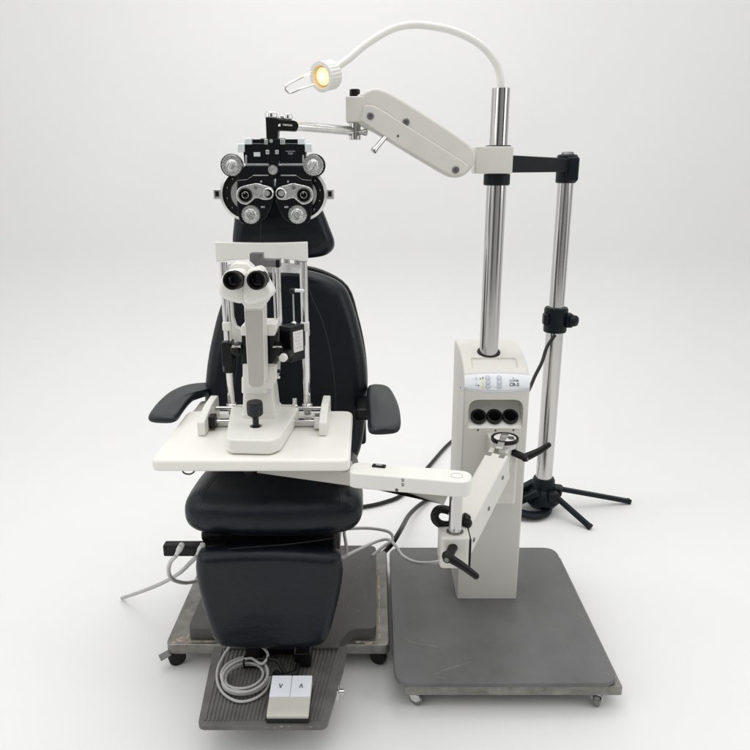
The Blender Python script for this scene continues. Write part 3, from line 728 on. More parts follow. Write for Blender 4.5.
# ------------------------------------------------------------------ FOOT SWITCH + coil
fs = thing('foot_switch', (-.23, 1.6, .12), 'beige foot switch with two white arrow buttons lying on the ribbed footrest', 'foot switch')
z0 = .1215
fx0, fx1, fy0, fy1 = -.2850, -.1725, 1.490, 1.618
g = G(); g.prism([V((fx0, fy0, z0)), V((fx0, fy1, z0)), V((fx0, fy1, z0+.012)), V((fx0, fy0, z0+.008))], (fx1-fx0, 0, 0), .002); obj('switch_base', g, M['rubber'], fs)
g = G()
def top(y): return z0 + .020 + (y-fy0)/(fy1-fy0)*.020
g.prism([V((fx0+.001, fy0+.004, z0+.009)), V((fx0+.001, fy1-.002, z0+.0125)), V((fx0+.001, fy1-.002, top(fy1))), V((fx0+.001, fy0+.018, top(fy0+.018))), V((fx0+.001, fy0+.004, top(fy0)-.004))], (fx1-fx0-.002, 0, 0), .003); obj('switch_cover', g, M['pedal'], fs)
mid = (fx0+fx1)/2
for sx, ch_, kk in ((0, 'V', 0), (1, 'V', 180)):
    xa = fx0+.001 if not sx else mid+.0006; xb = mid-.0006 if not sx else fx1-.001
    g = G(); ya, yb = fy0+.058, fy1-.004
    g.prism([V((xa, ya, top(ya)-.004)), V((xa, yb, top(yb)-.004)), V((xa, yb, top(yb)+.0045)), V((xa, ya, top(ya)+.002))], (xb-xa, 0, 0), .0018)
    bt = obj('pedal_button', g, M['bluewhite'], fs)
    g = G(); yc = (ya+yb)/2; c = V(((xa+xb)/2, yc, (top(yc)+.0038)+.0006)); u = V((0, 1, .13)) * (1 if not sx else -1)
    d = 1 if not sx else -1
    for e in (-1, 1): g.bar(c + V((0, -.0065*d, -.0008*d)), c + V((.0042*e, .0065*d, .0008*d)), .0022, .0006, 0)
    obj('arrow_mark', g, M['ink'], bt)
g = G(); cc = az(245, 679, .13)
def loop(cx, cy, rx, ry, z, a0, a1, k=26): return [V((cx + rx*math.cos(R(a0+(a1-a0)*i/k)), cy + ry*math.sin(R(a0+(a1-a0)*i/k)), z + .003*math.sin(i*1.3))) for i in range(k+1)]
P = []
for k in range(4*28):
    u = k/28; t = R(70) - 2*math.pi*u; rr = .057 + .0065*math.sin(u*2.3+.4); z = .1285 + .0060*u + .003*math.sin(u*5)
    P.append(V((cc.x + .005*math.sin(u*1.9) + rr*1.04*math.cos(t), cc.y + .006*math.cos(u*2.6) + rr*math.sin(t)*1.05, z)))
P = [az(231, 645, .18), az(224, 655, .15), az(218, 668, .132), az(217.5, 682, .128), az(224, 694, .127), az(238, 701.5, .127), az(254, 699, .127), az(266, 690, .127), az(270, 678, .127)] + [p for p in P[6:]] + [az(262, 664, .158), az(268, 655, .17), az(262, 647, .185), az(252, 645, .19)]
g.tube(P, .0041, 10, 4)
co = tag(obj('cable_coil', g, M['cable']), 'grey cable wound in a flat coil, tied in black, lying on the ribbed footrest', 'cable')
g = G(); p = V((cc.x-.010, cc.y+.062, .140)); g.tube([p + V((0, -.014, -.012)), p + V((-.001, -.014, .012)), p + V((0, .013, .014)), p + V((0, .015, -.012))], .003, 8, 6, closed=True); obj('cable_tie', g, M['black'], co)

# ------------------------------------------------------------------ CHIN REST FRAME
CS = -.312
cr = thing('chin_rest_frame', (CS, 1.93, .80), 'white chin rest frame with forehead band on two chrome rods fixed to the table', 'chin rest')
for sx, nm in ((-1, 0), (1, 0)):
    xb = CS + sx*.168
    g = G(); g.prism(rounded([V((xb-.011, 1.80, .8015)), V((xb-.011, 1.80, .842)), V((xb-.011, 1.90, .862)), V((xb-.011, 1.985, .862)), V((xb-.011, 1.985, .8015))], [.004, .012, .02, .012, .004]), (.022, 0, 0), .004)
    bb = obj('rail_bracket', g, M['white'], cr)
    g = G(); g.span(xb-sx*.020-.0085, xb-sx*.020+.0085, 1.84, 1.875, .806, .842, .003); obj('rail_stop', g, M['black'] if sx < 0 else M['silver'], bb)
g = G()
for y, z in ((1.86, .822), (1.93, .838)): g.cyl((CS-.160, y, z), (CS+.160, y, z), .0055)
g.span(CS-.157, CS+.157, 1.872, 1.915, .8015, .812, .002)
obj('rail', g, M['steel'], cr)
RL, RRr = -.4235, -.2005
for x in (RL, RRr):
    g = G(); g.cyl((x, 1.95, .812), (x, 1.95, 1.262), .0110, bev=.001); rd = obj('upright_rod', g, M['chrome'], cr)
    g = G(); g.ring((x, 1.95, .835), (0, 0, 1), .016, .0112, .012); obj('collar', g, M['chrome'], rd)
    g = G(); g.box((x, 1.95, 1.08), (.024, .026, .028), .005); obj('rod_clamp', g, M['white'], rd)
def band(z0f, z1f, x0, x1, yb, bow, th_, n=28):
    b = bmesh.new(); rows = []
    for i in range(n+1):
        u = 2*i/n-1; x = x0+(x1-x0)*i/n; y = yb + bow*(1-u*u)
        rows.append([b.verts.new((x, y, z0f(u))), b.verts.new((x, y, z1f(u))), b.verts.new((x, y+th_, z1f(u))), b.verts.new((x, y+th_, z0f(u)))])
    for A_, B_ in zip(rows, rows[1:]):
        for k in range(4): b.faces.new((A_[k], A_[(k+1) % 4], B_[(k+1) % 4], B_[k]))
    b.faces.new(rows[0][::-1]); b.faces.new(rows[-1]); bmesh.ops.recalc_face_normals(b, faces=b.faces)
    es = [e for e in b.edges if len(e.link_faces) == 2 and e.calc_face_angle(0) > .8]
    bmesh.ops.bevel(b, geom=es, offset=.003, segments=3, profile=.5, affect='EDGES')
    g = G(); g.merge(b); return g
obj('forehead_frame', band(lambda u: 1.270 - .007*u*u, lambda u: 1.313+.005*u*u, RL-.018, RRr+.014, 1.938, .022, .020), M['white'], cr)
obj('forehead_strap', band(lambda u: 1.222+.004*u*u, lambda u: 1.252, RL+.008, RRr-.006, 1.965, .055, .006), M['silver'], cr)
g = G(); g.prism(rounded(pxo([(225, 296), (231.5, 296), (233, 318), (236, 327), (245, 331), (245, 341), (240, 346), (226, 346)], 1.985), .008, 4), (0, .025, 0), .004)
g.prism(rounded(pxo([(243, 330), (262, 331), (300, 329), (309, 331), (309, 338), (297, 340), (262, 343), (243, 343)], 1.985), .006, 4), (0, .03, 0), .004)
obj('chin_cup', g, M['white'], cr)
g = G(); a = at(228, 375, 1.95)
g.span(RL-.016, RL+.014, 1.925, 1.972, at(0, 366, 1.93).z, at(0, 342, 1.93).z, .004); g.lathe([(.013, 0), (.019, .004), (.020, .035), (.016, .044)], (RL, 1.948, at(0, 373, 1.94).z), (0, 0, 1), 28, 4, .05)
obj('height_clamp', g, M['black'], cr)

# ------------------------------------------------------------------ SLIT LAMP
sl = thing('slit_lamp', (CS, 1.82, .80), 'white slit lamp microscope with black eyepieces and black joystick standing on the table', 'slit lamp')
bp_ = [(-.374, 1.668), (-.268, 1.662), (-.246, 1.690), (-.222, 1.920), (-.232, 1.955), (-.410, 1.955), (-.421, 1.920), (-.388, 1.69)]
g = G(); g.prism(rounded([V((x, y, .8025)) for x, y in bp_], [.015, .02, .02, .015, .012, .012, .015, .015], 5), (0, 0, .040), .006, 4)
hole = G(); jx = az(256, 426, .8425); hole.cyl(V((jx.x, jx.y, .825)), V((jx.x, jx.y, .86)), .0165, bev=0)
g = cut(g, hole)
sb = obj('slit_lamp_base', g, M['white'], sl)
g = G(); g.lathe([(0, 0), (.0164, 0)], (jx.x, jx.y, .8262), (0, 0, 1), 28); obj('joystick_well', g, M['ink'], sb)
g = G(); g.tube([V((jx.x, jx.y, .828)), V((jx.x, jx.y, .872))], .0085, 20, 1); g.tube([V((jx.x, jx.y, .836)), V((jx.x, jx.y, .843))], .0105, 20, 1)
g.lathe([(.0085, 0), (.014, .004), (.021, .010), (.0215, .014), (.0215, .040), (.020, .045), (.014, .046), (0, .044)], (jx.x, jx.y-.002, .868), (0, -.05, 1), 36); obj('joystick', g, M['armpad'], sl)
g = G(); p = az(295, 404, .85); g.lathe([(0, .028), (.0055, .028), (.007, .026), (.007, .008), (.009, .006), (.009, 0)], (p.x, p.y-.005, .8425), (0, 0, 1), 28, 4, .05); obj('lock_knob', g, M['chrome'], sb)
def tap(g, x0, x1, y0, y1, z0, z1, s, bev=.006, r=.014):
    b = bmesh.new(); cx, cy = (x0+x1)/2, (y0+y1)/2
    o = rounded([V((x0, y0, z0)), V((x1, y0, z0)), V((x1, y1, z0)), V((x0, y1, z0))], r, 5)
    lo = [b.verts.new(p) for p in o]; hi = [b.verts.new((cx+(p.x-cx)*s, cy+(p.y-cy)*s, z1)) for p in o]; n = len(o)
    for i in range(n): b.faces.new((lo[i], lo[(i+1) % n], hi[(i+1) % n], hi[i]))
    b.faces.new(lo[::-1]); t = b.faces.new(hi); bmesh.ops.bevel(b, geom=list(t.edges), offset=bev, segments=4, profile=.5, affect='EDGES'); g.merge(b)
g = G(); pcx = -.3245
tap(g, pcx-.052, pcx+.052, 1.828, 1.940, .8428, .854, .98, .003); tap(g, pcx-.047, pcx+.047, 1.834, 1.935, .853, .930, .90, .016)
tap(g, pcx-.040, pcx+.030, 1.80, 1.92, .925, .965, .96, .006)
ped = obj('pedestal', g, M['white'], sl)
g = G()
a = lambda px, py, Y=1.80: at(px, py, Y)
g.prism(rounded(pxo([(242.5, 364), (277, 364), (276.5, 380), (272, 389), (250, 389), (247, 383), (242.5, 381)], 1.80), .004, 4), (0, .08, 0), .005)
g2 = G(); g2.prism(rounded(pxo([(240.5, 331), (241, 326), (247, 324), (262, 324), (276, 324), (277, 329), (274.5, 336), (241, 336)], 1.79), .004, 4), (0, .08, 0), .004)
obj('body_housing', g, M['white'], sl); obj('housing_cap', g2, M['white'], sl)
g = G(); g.prism(rounded(pxo([(241.5, 335.5), (274.8, 335.5), (275, 358), (271, 365), (241.5, 365)], 1.805), .003, 4), (0, .07, 0), .003)
dk = obj('drum', g, M['satin_black'], sl)
for px, sx in ((236.5, -1), (277.5, 1)):
    g = G(); c = at(px, 350.5, 1.79); g.cyl(c + V((0, .04, 0)), c, .0155, .0155, bev=.003); g.cyl(c, c + V((0, -.010, 0)), .010, .0085, bev=.002); g.box(c + V((-sx*.012, .03, 0)), (.03, .02, .02), .003)
    kb = obj('drum_knob', g, M['black'], dk)
    g = G(); g.prism([c + V((-.013, -.003, .008)), c + V((.013, -.003, .008)), c + V((.011, -.003, .013)), c + V((-.011, -.003, .013))], (0, .012, 0), .001); obj('knob_highlight', g, M['steel'], kb)  # steel strip modelled as a highlight on the black knob
# tall grey microscope arm
g = G()
ao = [(243.2, 296), (263.4, 296), (263.6, 330), (264.8, 370), (265, 384), (262, 388.5), (251, 388.5), (247.5, 384), (247.2, 370), (245, 330)]
g.prism(rounded(pxo(ao, 1.722), .005, 4), (0, .062, 0), .004)
ma = obj('microscope_arm', g, M['cream'], sl)
g = G(); g.prism(rounded(pxo([(244.5, 311), (262.4, 311), (264, 370), (263.5, 384), (260, 387), (252, 387), (248.6, 384), (248, 370)], 1.7205), .004, 4), (0, .006, 0), .0015); obj('arm_cover', g, M['cream_grey'], ma)
# binocular head
g = G()
neck = [(238, 296), (269, 296), (266, 304), (262, 309), (246, 309), (242, 304)]
g.prism(rounded(pxo(neck, 1.715), .006, 4), (0, .07, 0), .006)
bh = obj('binocular_head', g, M['white'], sl)
def pod(ol, c, Y):
    """soft prism housing, widest at the back edge, rounded to the front"""
    o = resample(smooth(pxo(ol, Y), 6, True), 64); g = G(); g.cushion(o, V((0, -1, .06)), .075, .013, .003, seg=6); return g
lp = [(229, 270.5), (238, 268.5), (245.5, 271), (247.5, 282), (247.5, 296), (243.5, 302), (234, 300.3), (225, 296.5), (221, 290), (223, 279)]
rp = [(258.5, 266), (264, 269), (268.5, 279), (274.6, 291), (271.5, 296.5), (263, 300.5), (252, 303), (246, 300), (245, 284), (249, 270.5)]
obj('prism_housing', pod(lp, None, 1.735), M['white'], bh)
obj('prism_housing', pod(rp, None, 1.728), M['white'], bh)
g = G(); g.prism(rounded(pxo([(230, 265.5), (234, 262.8), (247, 263.5), (252, 268), (254, 278), (229, 278)], 1.745), .006, 4), (0, .05, 0), .008); obj('head_bridge', g, M['white'], bh)
for px, py, Y in ((231.6, 280.5, 1.70), (256.0, 280.5, 1.69)):
    c = at(px, py, Y-.03); axv = (V((0, 0, CH+.02)) - c).normalized() if False else V((-.10 if px < 240 else .0, -1, .10)).normalized()
    g = G(); g.lathe([(.0235, -.060), (.0232, -.030), (.0195, -.028), (.0195, -.020), (.0228, -.018), (.0232, -.003), (.0215, .001), (.0180, .001), (.0165, -.004), (.0155, -.010)], c, axv, 44)
    ep = obj('eyepiece', g, M['black'], bh)
    g = G(); g.lathe([(.0158, -.0095), (.009, -.0078), (0, -.0070)], c, axv, 36); obj('lens', g, M['lens'], ep)
# lamp side (mirror arm, slit tower)
g = G(); g.prism(rounded(pxo([(249.5, 253.5), (262.5, 253.5), (262.5, 259.3), (279.5, 260.5), (279.5, 267), (259, 266.6), (257, 270), (249.8, 270)], 1.83), .001, 2), (0, .03, 0), .002)
ia = obj('lamp_bracket', g, M['steelgrey'], sl)
g = G(); g.prism(rounded(pxo([(275.6, 260), (279.6, 260), (279.6, 267.5), (275.6, 267.5)], 1.826), .001, 2), (0, .034, 0), .001); obj('bracket_end', g, M['satin_black'], ia)
g = G(); p0, p1 = at(277.8, 267, 1.845), at(281, 326, 1.845); g.cyl((p0.x, 1.845, p1.z), (p0.x, 1.845, p0.z), .0065); g.cyl((p0.x-.013, 1.852, p1.z), (p0.x-.013, 1.852, p0.z), .003); obj('lamp_rod', g, M['chrome'], ia)
g = G(); p0, p1 = at(265, 308, 1.845), at(265, 326, 1.845); g.cyl((p0.x, 1.82, p1.z), (p0.x, 1.82, p0.z), .0055, bev=.002); obj('filter_lever', g, M['steelgrey'], sl)
# control box on the right with its target rod
def boxy(g, px0, py0, px1, py1, Y, d, bev=.002): g.prism(pxo([(px0, py0), (px1, py0), (px1, py1), (px0, py1)], Y), (0, d, 0), bev)
g = G(); c = at(288, 345, 1.80)
rot = Matrix.Rotation(R(-38), 4, 'Z')
g.box((at(292, 345, 1.84).x, 1.85, at(0, 344, 1.83).z), (.042, .058, .098), .003, 3, Matrix.Rotation(R(-35), 4, 'Z'))
bx = obj('lamp_housing', g, M['satin_black'], sl)
bcx, bcz = at(292, 345, 1.84).x, at(0, 344, 1.83).z
ln = Matrix.Rotation(R(-35), 4, 'Z') @ V((1, 0, 0)); lf = Matrix.Rotation(R(-35), 4, 'Z') @ V((0, -1, 0))
g = G(); g.box(V((bcx, 1.85, bcz+.006)) + ln*.0213, (.0012, .040, .058), .0003, 1, Matrix.Rotation(R(-35), 4, 'Z'))
g.slot = 1
for k in range(5): g.box(V((bcx, 1.85, bcz+.028-.010*k)) + ln*.0221, (.0004, .026 - (k % 2)*.008, .0012), 0, 1, Matrix.Rotation(R(-35), 4, 'Z'))
obj('paper_label', g, [M['label'], M['inkgrey']], bx)
g = G(); kc = at(284, 357, 1.79); g.cyl(kc, kc + V((-.002, -.014, 0)), .0115, .011, bev=.003); g.slot = 1; g.cyl(kc + V((.010, .045, .002)), kc + V((0, .002, 0)), .017, .015, bev=.003)
obj('brightness_knob', g, [M['white'], M['black']], bx)
g = G(); p0, p1 = at(293, 292, 1.85), at(293.5, 325, 1.85); g.cyl((p0.x, 1.85, p1.z-.004), (p0.x, 1.85, p0.z), .0022, seg=12); g.lathe([(0, 0), (.007, 0), (.0075, .006), (.004, .010)], (p0.x, 1.85, bcz+.049), (0, 0, 1), 20)
tr_ = obj('fixation_rod', g, M['steel'], bx)
g = G(); p = at(292.6, 291, 1.85); g.ball(p, .0085); g.cyl(p, p + V((-.002, -.012, .001)), .006, .004); obj('rod_joint', g, M['black'], tr_)
g = G(); g.cyl(p + V((.006, -.002, .002)), p + V((.032, -.004, .001)), .0050, .0042, bev=.002); obj('fixation_lamp', g, M['bluewhite'], tr_)
g = G(); p = at(274, 371, 1.82); g.cyl(p, p + V((.016, -.006, .001)), .0055); g.slot = 1; p = at(274, 376.5, 1.815); g.cyl(p, p + V((.016, -.008, 0)), .0042); obj('side_lever', g, [M['black'], M['white']], sl)
g = G(); boxy(g, 268, 366, 276, 378, 1.797, .05); g.lathe([(0, .001), (.003, .001), (.0032, 0)], at(266.7, 382.5, 1.798), (0, -1, 0), 14)
g.prism(rounded(pxo([(276, 327), (281.5, 327), (281.5, 347), (276, 345)], 1.86), .002, 3), (0, .03, 0), .002)
g.prism(rounded(pxo([(275, 358), (282, 348), (283.5, 352), (278, 362)], 1.86), .001, 2), (0, .02, 0), .001)
obj('side_block', g, M['white'], sl)

# ------------------------------------------------------------------ PHOROPTER
PH = 1.99
ph = thing('phoropter', (at(275, 180, PH).x, PH, at(275, 230, PH).z), 'black and silver phoropter with rotary lens dials, hanging on its arm before the headrest', 'phoropter')
pc = 274.6
def mir(p, sx): return [(pc + sx*(x-pc), y) for x, y in p] if sx > 0 else [(2*pc - x, y) for x, y in p]
def T(x, y): return (200 + x/5, 100 + y/5)      # reading of the enlarged detail of the photo
# hanger
g = G(); g.prism(rounded(pxo([T(327, 85), T(387, 90), T(395, 97), T(470, 102), T(482, 108), T(482, 150), T(475, 156), T(395, 152), T(390, 158), T(387, 225), T(333, 225)], PH-.005), .003, 4), (0, .035, 0), .004)
hg = obj('hanger_bracket', g, M['black'], ph)
g = G()
p = at(*T(430, 126), PH-.0055); text_into(g, 'TOPCON', p + V((.004, -.0005, 0)), (1, 0, -.06), (0, 0, 1), .0062, bold=.0001); g.prism([p + V((-.021, 0, .0015)), p + V((-.015, 0, .0045)), p + V((-.015, 0, -.003)), p + V((-.021, 0, -.003))], (0, -.0006, 0), 0)
obj('maker_lettering', g, M['whiteink'], hg)
g = G(); c = at(*T(340, 92), PH+.013)
for (x, r, h) in ((356, .0165, .019), (405, .0080, .012), (438, .0135, .017)):
    c = at(*T(x, 92 if x < 400 else 98), PH+.013); g = G(); g.lathe([(r*.8, -.004), (r*.95, .001), (r, .003), (r, h*.6), (r*.8, h*.9), (r*.5, h), (0, h)], c, (0, 0, 1), 96, 4, .03); obj('top_knob', g, M['chrome'], hg)
g = G(); a, b_ = at(*T(478, 130), PH+.012), at(352, 131, 2.125)
g.cyl(a, b_, .0128, bev=.002); g.cyl(b_ + V((-.012, 0, 0)), b_ + V((.004, 0, 0)), .0138)
obj('hanger_rod', g, M['steel'], hg)
# centre block with vertex rail
g = G(); g.prism(rounded(pxo([T(337, 195), T(395, 195), T(397, 300), T(390, 325), T(383, 395), T(356, 395), T(345, 325), T(336, 300)], PH-.010), .002, 3), (0, .045, 0), .003)
g.prism(rounded(pxo([T(237, 196), T(497, 196), T(497, 216), T(237, 216)], PH+.006), .002, 3), (0, .025, 0), .002)
cb_ = obj('centre_block', g, M['satin_black'], ph)
g = G(); g.prism(pxo([T(300, 190), T(425, 190), T(425, 195), T(300, 195)], PH-.002), (0, .02, 0), .0006)
for x in (337, 384): boxy(g, *T(x-9, 250), *T(x+9, 271), PH-.020, .012, .002)
g.lathe([(0, .003), (.004, .002), (.0052, 0)], at(*T(356, 205), PH-.0105), (0, -1, 0), 18)
obj('centre_screw', g, M['silver'], cb_)
g = G(); c = at(*T(367, 350), PH-.012); g.lathe([(.011, 0), (.0135, .002), (.0135, .012), (.0115, .015), (0, .016)], c, (0, -1, 0), 96, 4, .03); obj('bubble_knob', g, M['dial'], cb_)
for sx in (1, -1):
    f = lambda pts: mir([T(*p) for p in pts], sx)
    rtag = 'right' if sx > 0 else 'left'
    # right half is read from the photo, the left one is its mirror image
    g = G(); g.prism(rounded(pxo(f([(395, 218), (520, 218), (530, 258), (525, 318), (400, 322)]), PH), .002, 3), (0, .035, 0), .003)
    hb = obj('upper_housing', g, M['satin_black'], ph)
    g = G()
    boxy(g, *f([(400, 196)])[0], *f([(425, 222)])[0], PH-.010, .014, .002) if sx > 0 else boxy(g, *f([(425, 196)])[0], *f([(400, 222)])[0], PH-.010, .014, .002)
    obj('pd_tab', g, M['silver'], hb)
    g = G()
    for q_ in (((488, 190), (524, 222)), ((524, 218), (560, 260))):
        p = f(q_); xa, xb = sorted((p[0][0], p[1][0])); boxy(g, xa, p[0][1], xb, p[1][1], PH-.008, .030, .003)
    obj('level_knob', g, M['mirror'], hb)
    g = G(); p = f([(405, 318), (518, 330)]); xa, xb = sorted((p[0][0], p[1][0])); boxy(g, xa, p[0][1], xb, p[1][1], PH-.006, .010, .001); 
    for k in range(9): 
        pp = f([(412+12.5*k, 316)])[0]; boxy(g, pp[0]-.4, pp[1], pp[0]+.4, pp[1]+.8, PH-.0065, .002, 0)
    p = f([(512, 275), (520, 325)]); xa, xb = sorted((p[0][0], p[1][0])); boxy(g, xa, p[0][1], xb, p[1][1], PH-.006, .02, .001)
    obj('scale_bar', g, M['silver'], hb)
    # main black shield
    g = G(); sh = [(392, 326), (522, 326), (560, 372), (562, 420), (563, 470), (560, 560), (548, 612), (525, 622), (450, 620), (415, 590), (385, 530), (374, 470), (378, 400)]
    g.prism(resample(rounded(pxo(f(sh), PH-.008), .006, 5), 90), (0, .040, 0), .004)
    ms = obj('lens_housing', g, M['satin_black'], ph)
    g = G(); 
    P = pxo(f([(404, 377), (480, 377)]), PH-.0088); g.bar(P[0], P[1], .002, .0026, .0005)
    P = pxo(f([(480, 377), (512, 398), (556, 402)]), PH-.0088); g.bar(P[0], P[1], .001, .0010, 0); g.bar(P[1], P[2], .001, .0016, 0)
    boxy(g, f([(440, 408)])[0][0]-.9, f([(440, 408)])[0][1]-.9, f([(440, 408)])[0][0]+.9, f([(440, 408)])[0][1]+.9, PH-.012, .006, .001)
    p = f([(432, 535)])[0]; boxy(g, p[0]-2.0, p[1]-1, p[0]+2.0, p[1]+1, PH-.0088, .001, 0)
    obj('trim', g, M['silver'], ms)
    # big rear disc: silver rim, black ring, silver hub plate
    c = at(*f([(508 if sx > 0 else 508, 470)])[0], PH+.030)
    r0 = (635-508)/5*2.0/F
    g = G(); g.lathe([(r0*.905, -.004), (r0*.96, -.006), (r0, -.002), (r0, .022), (r0*.9, .026), (r0*.88, .0)], c, (0, -1, 0), 72)
    g.lathe([(r0*.60, -.001), (r0*.60, .017), (0, .017)], c, (0, -1, 0), 60)
    rd = obj('lens_disc', g, M['silver'], ph)
    g = G(); g.lathe([(r0*.89, .018), (r0*.74, .021), (r0*.60, .0175), (r0*.6, .0), (r0*.88, .0)], c, (0, -1, 0), 72); obj('disc_ring', g, M['black'], rd)
    for k in range(12):
        g = G(); t = 2*math.pi*k/12 + .2; g.lathe([(0, .0012), (.002, .001), (.0024, 0)], c + V((math.cos(t)*r0*.75, -.021, math.sin(t)*r0*.75)), (0, -1, 0), 12)
        obj('disc_screw', g, M['steel'], rd)
    g = G(); p = at(*f([(652, 470)])[0], PH+.03); g.box(p + V((0, -.01, 0)), (.022, .026, .028), .003); g.slot = 1; g.box(p + V((0, -.0235, .001)), (.010, .003, .014), .001); obj('side_tab', g, [M['silver'], M['black']], rd)
    # upper dial
    c = at(*f([(567 if sx > 0 else 567+17, 327)])[0], PH-.004); rr = 50/5*2.0/F
    g = G(); g.lathe([(0, -.02), (rr*1.02, -.02), (rr*1.06, -.016), (rr*1.06, 0), (0, 0)], c + V((sx*.002, 0, 0)), (0, -1, 0), 48); ub = obj('dial_mount', g, M['black'], ms)
    g = G(); g.lathe([(rr, -.0015), (rr*1.0, .006), (rr*.94, .010), (rr*.55, .011), (rr*.42, .015), (rr*.38, .024), (rr*.30, .027), (0, .026)], c, (0, -1, 0), 60, 3, .025)
    g.bar(c + V((-rr*.16, -.026, -rr*.36)), c + V((rr*.16, -.026, rr*.40)), .006, .006, .002, up=V((0, 1, 0)))
    dl = obj('power_dial', g, M['dial'], ms)
    g = G()
    for k in range(20):
        t = 2*math.pi*k/20; q_ = c + V((math.cos(t)*rr*.78, -.0112, math.sin(t)*rr*.78)); g.box(q_, (.0016, .0006, .0032), 0, 1, Matrix.Rotation(-t+R(90), 4, 'Y'))
    obj('dial_numerals', g, M['steelgrey'], dl)
    # cross cylinder plate, bean shaped silver
    oc, ic = (519, 475), (405, 467)
    def circ(cx, cy, r, a0, a1, n=14): return [(cx + r*math.cos(R(a0+(a1-a0)*k/n)), cy + r*math.sin(R(a0+(a1-a0)*k/n))) for k in range(n+1)]
    pl_ = circ(518, 475, 49, 100, -62) + [(500, 422), (460, 414), (430, 425)] + circ(412, 466, 36, -105, -255) + [(430, 500), (448, 495), (464, 488), (478, 497), (490, 510)]
    pl_ = resample([V((x, y, 0)) for x, y in pl_], 70); pl_ = [(p.x, p.y) for p in pl_]
    g = G(); g.prism(resample(smooth(pxo(f(pl_)[::3], PH-.022), 4, True), 96), (0, .014, 0), .003)
    bp2 = obj('cross_cylinder_plate', g, M['dial'], ms)
    for (cx, cy), r, nm in ((oc, 27, 1), (ic, 21, 0)):
        c = at(*f([(cx, cy)])[0], PH-.022); rr = r/5*2.0/F
        g = G(); g.lathe([(rr*.98, -.002), (rr*1.22, .0), (rr*1.2, .004), (rr, .006), (rr*.92, .003), (rr*.85, .0005), (0, .0005)], c, (0, -1, 0), 44)
        ee = obj('lens_ring', g, M['black'] if nm else M['silver'], bp2)
        g = G()
        if nm:
            g.lathe([(rr*.86, .0012), (rr*.5, .003), (0, .0038)], c, (0, -1, 0), 36); obj('lens', g, M['lens'], ee)
            g = G(); g.ring(c + V((0, -.004, 0)), (0, -1, 0), rr*.62, rr*.50, .002, 30); g.box(c + V((-.001, -.006, .006)), (.003, .003, .006), .001); obj('axis_pointer', g, M['steel'], ee)
        else:
            g.lathe([(rr*.86, .0015), (0, .0018)], c, (0, -1, 0), 36); obj('lens', g, M['lens'], ee)
            g = G(); g.lathe([(rr*.70, .001), (rr*.72, .012), (rr*.60, .014), (0, .014)], c + V((sx*.0022, 0, .0004)), (0, -1, 0), 32); obj('aperture_knob', g, M['silver'], ee)
    g = G(); c = at(*f([(468, 438)])[0], PH-.022); g.ring(c, (0, -1, 0), .0052, .003, .0016, 24); g.lathe([(0, .002), (.003, .0015)], c, (0, -1, 0), 16)
    for k in range(9):
        t = R(25*k); q_ = c + V((math.cos(t)*.0105, -.0002, math.sin(t)*.0105)); g.box(q_, (.0012, .0012, .0012), 0)
    obj('axis_mark', g, M['steelgrey'], bp2)
    # lower dial
    c = at(*f([(489, 572)])[0], PH-.010); rr = 46/5*2.0/F
    g = G(); g.lathe([(rr, -.002), (rr, .009), (rr*.93, .013), (rr*.62, .014), (rr*.52, .019), (rr*.48, .026), (rr*.38, .029), (0, .028)], c, (0, -1, 0), 60, 3, .03)
    dl = obj('cylinder_dial', g, M['dial'], ms)
    g = G()
    for k in range(24):
        t = 2*math.pi*k/24; q_ = c + V((math.cos(t)*rr*.80, -.0142, math.sin(t)*rr*.80)); g.box(q_, (.0014, .0006, .0026), 0, 1, Matrix.Rotation(-t+R(90), 4, 'Y'))
    g.tube([c + V((math.cos(R(a_))*rr*.22, -.029, math.sin(R(a_))*rr*.28)) for a_ in range(0, 300, 30)], .0008, 6, 3)
    obj('dial_numerals', g, M['steelgrey'], dl)
# small printed marks on upper housings
g = G(); p = at(*T(285, 272), PH-.0008); g.box(p, (.018, .0012, .011), .0003, 1); obj('scale_window', g, M['mirror'], cb_)
g = G(); p = at(*T(452, 256), PH-.0008); g.box(p, (.026, .0008, .0012), 0); g.box(p + V((0, 0, -.0045)), (.015, .0008, .0010), 0); g.box(p + V((0, 0, -.0075)), (.013, .0008, .0010), 0); obj('printed_mark', g, M['inkgrey'], cb_)

# ------------------------------------------------------------------ LIGHT
wd = bpy.data.worlds.new('World'); SC.world = wd; wd.use_nodes = True
nt = wd.node_tree; bg = nt.nodes['Background']
# invented surroundings: pale all round, dark bands added to streak the metal, brighter overhead
tc = nt.nodes.new('ShaderNodeTexCoord'); sx_ = nt.nodes.new('ShaderNodeSeparateXYZ'); nt.links.new(tc.outputs['Generated'], sx_.inputs[0])
an = nt.nodes.new('ShaderNodeMath'); an.operation = 'ARCTAN2'; nt.links.new(sx_.outputs['X'], an.inputs[0]); nt.links.new(sx_.outputs['Y'], an.inputs[1])
mr = nt.nodes.new('ShaderNodeMapRange'); mr.inputs['From Min'].default_value = -math.pi; mr.inputs['From Max'].default_value = math.pi; nt.links.new(an.outputs[0], mr.inputs['Value'])
rp_ = nt.nodes.new('ShaderNodeValToRGB'); e = rp_.color_ramp.elements
def azi(d): return (d + 180) / 360        # 0 = ahead, -90 = left, 90 = right, 180 = behind the camera
stops = [(-180, .34), (-168, .32), (-165, .05), (-150, .05), (-147, .60), (-118, .9), (-114, .08), (-106, .08), (-102, 1.25), (-60, 1.15), (-30, 1.1), (30, 1.0), (62, .95), (78, .9), (82, .10), (92, .10), (96, 1.0), (124, .8), (128, .05), (146, .05), (150, .48), (180, .34)]
e[0].position = azi(stops[0][0]); e[1].position = azi(stops[-1][0])
for el, v in ((e[0], stops[0][1]), (e[1], stops[-1][1])): el.color = (v, v, v*.998, 1)
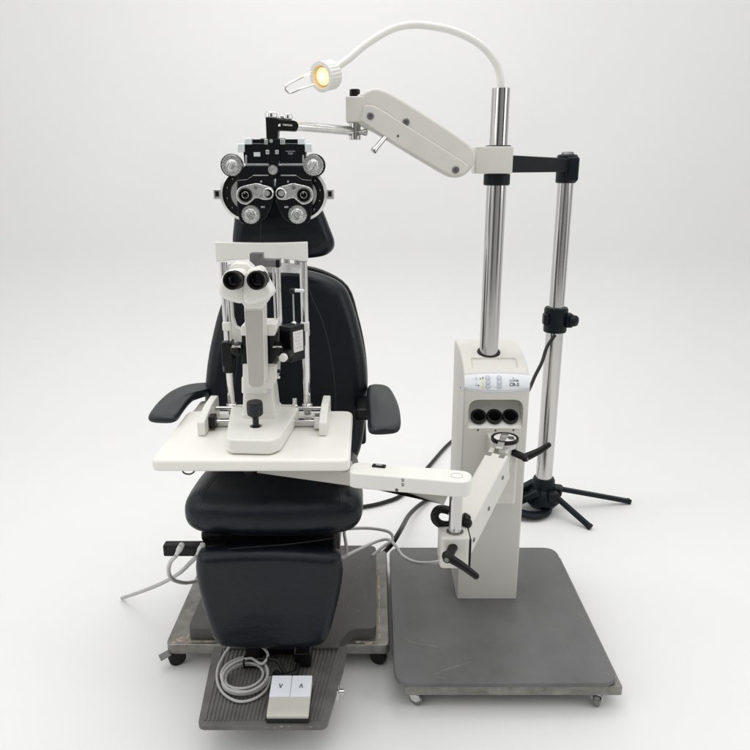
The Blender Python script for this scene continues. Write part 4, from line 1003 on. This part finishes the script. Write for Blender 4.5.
for d, v in stops[1:-1]:
    q_ = e.new(azi(d)); q_.color = (v, v, v*.998, 1)
nt.links.new(mr.outputs['Result'], rp_.inputs['Fac'])
top_ = nt.nodes.new('ShaderNodeMapRange'); top_.inputs['From Min'].default_value = .35; top_.inputs['From Max'].default_value = .75; nt.links.new(sx_.outputs['Z'], top_.inputs['Value'])
mx_ = nt.nodes.new('ShaderNodeMix'); mx_.data_type = 'RGBA'; nt.links.new(top_.outputs['Result'], mx_.inputs[0]); nt.links.new(rp_.outputs['Color'], mx_.inputs[6]); mx_.inputs[7].default_value = (1.25, 1.25, 1.245, 1)
nt.links.new(mx_.outputs[2], bg.inputs['Color'])
bg.inputs['Strength'].default_value = .83
def area(name, loc, look, sx, sy, e, col=(1, .993, .982)):
    l = bpy.data.lights.new(name, 'AREA'); l.shape = 'RECTANGLE'; l.size = sx; l.size_y = sy; l.energy = e; l.color = col
    o = bpy.data.objects.new(name, l); COL.objects.link(o); o.location = loc
    o.rotation_euler = (V(look)-V(loc)).to_track_quat('-Z', 'Y').to_euler(); return o
area('ceiling_softbox', (-.3, 2.2, 3.4), (-.1, 2.3, 0), 3.2, 2.6, 34)
area('left_softbox', (-3.0, -.2, 2.5), (.0, 2.4, .8), 1.6, 2.0, 17)
area('right_softbox', (3.2, .6, 2.3), (.2, 2.4, .8), 1.0, 2.0, 15)
area('backdrop_wash', (0, 2.6, 4.0), (0, 4.7, 2.2), 6.5, .6, 36)  # unseen lamp added to lift and even out the backdrop
lp_ = bpy.data.lights.new('lamp_glow', 'SPOT'); lp_.energy = 1.5; lp_.color = (1, .72, .4); lp_.spot_size = R(80); lp_.shadow_soft_size = .01
lo2 = bpy.data.objects.new('lamp_glow', lp_); COL.objects.link(lo2); lo2.location = lc + lax*.008; lo2.rotation_euler = lax.to_track_quat('-Z', 'Y').to_euler()

SC.render.engine = 'CYCLES'
SC.view_settings.view_transform = 'Standard'; SC.view_settings.look = 'None'; SC.view_settings.exposure = 0; SC.view_settings.gamma = 1
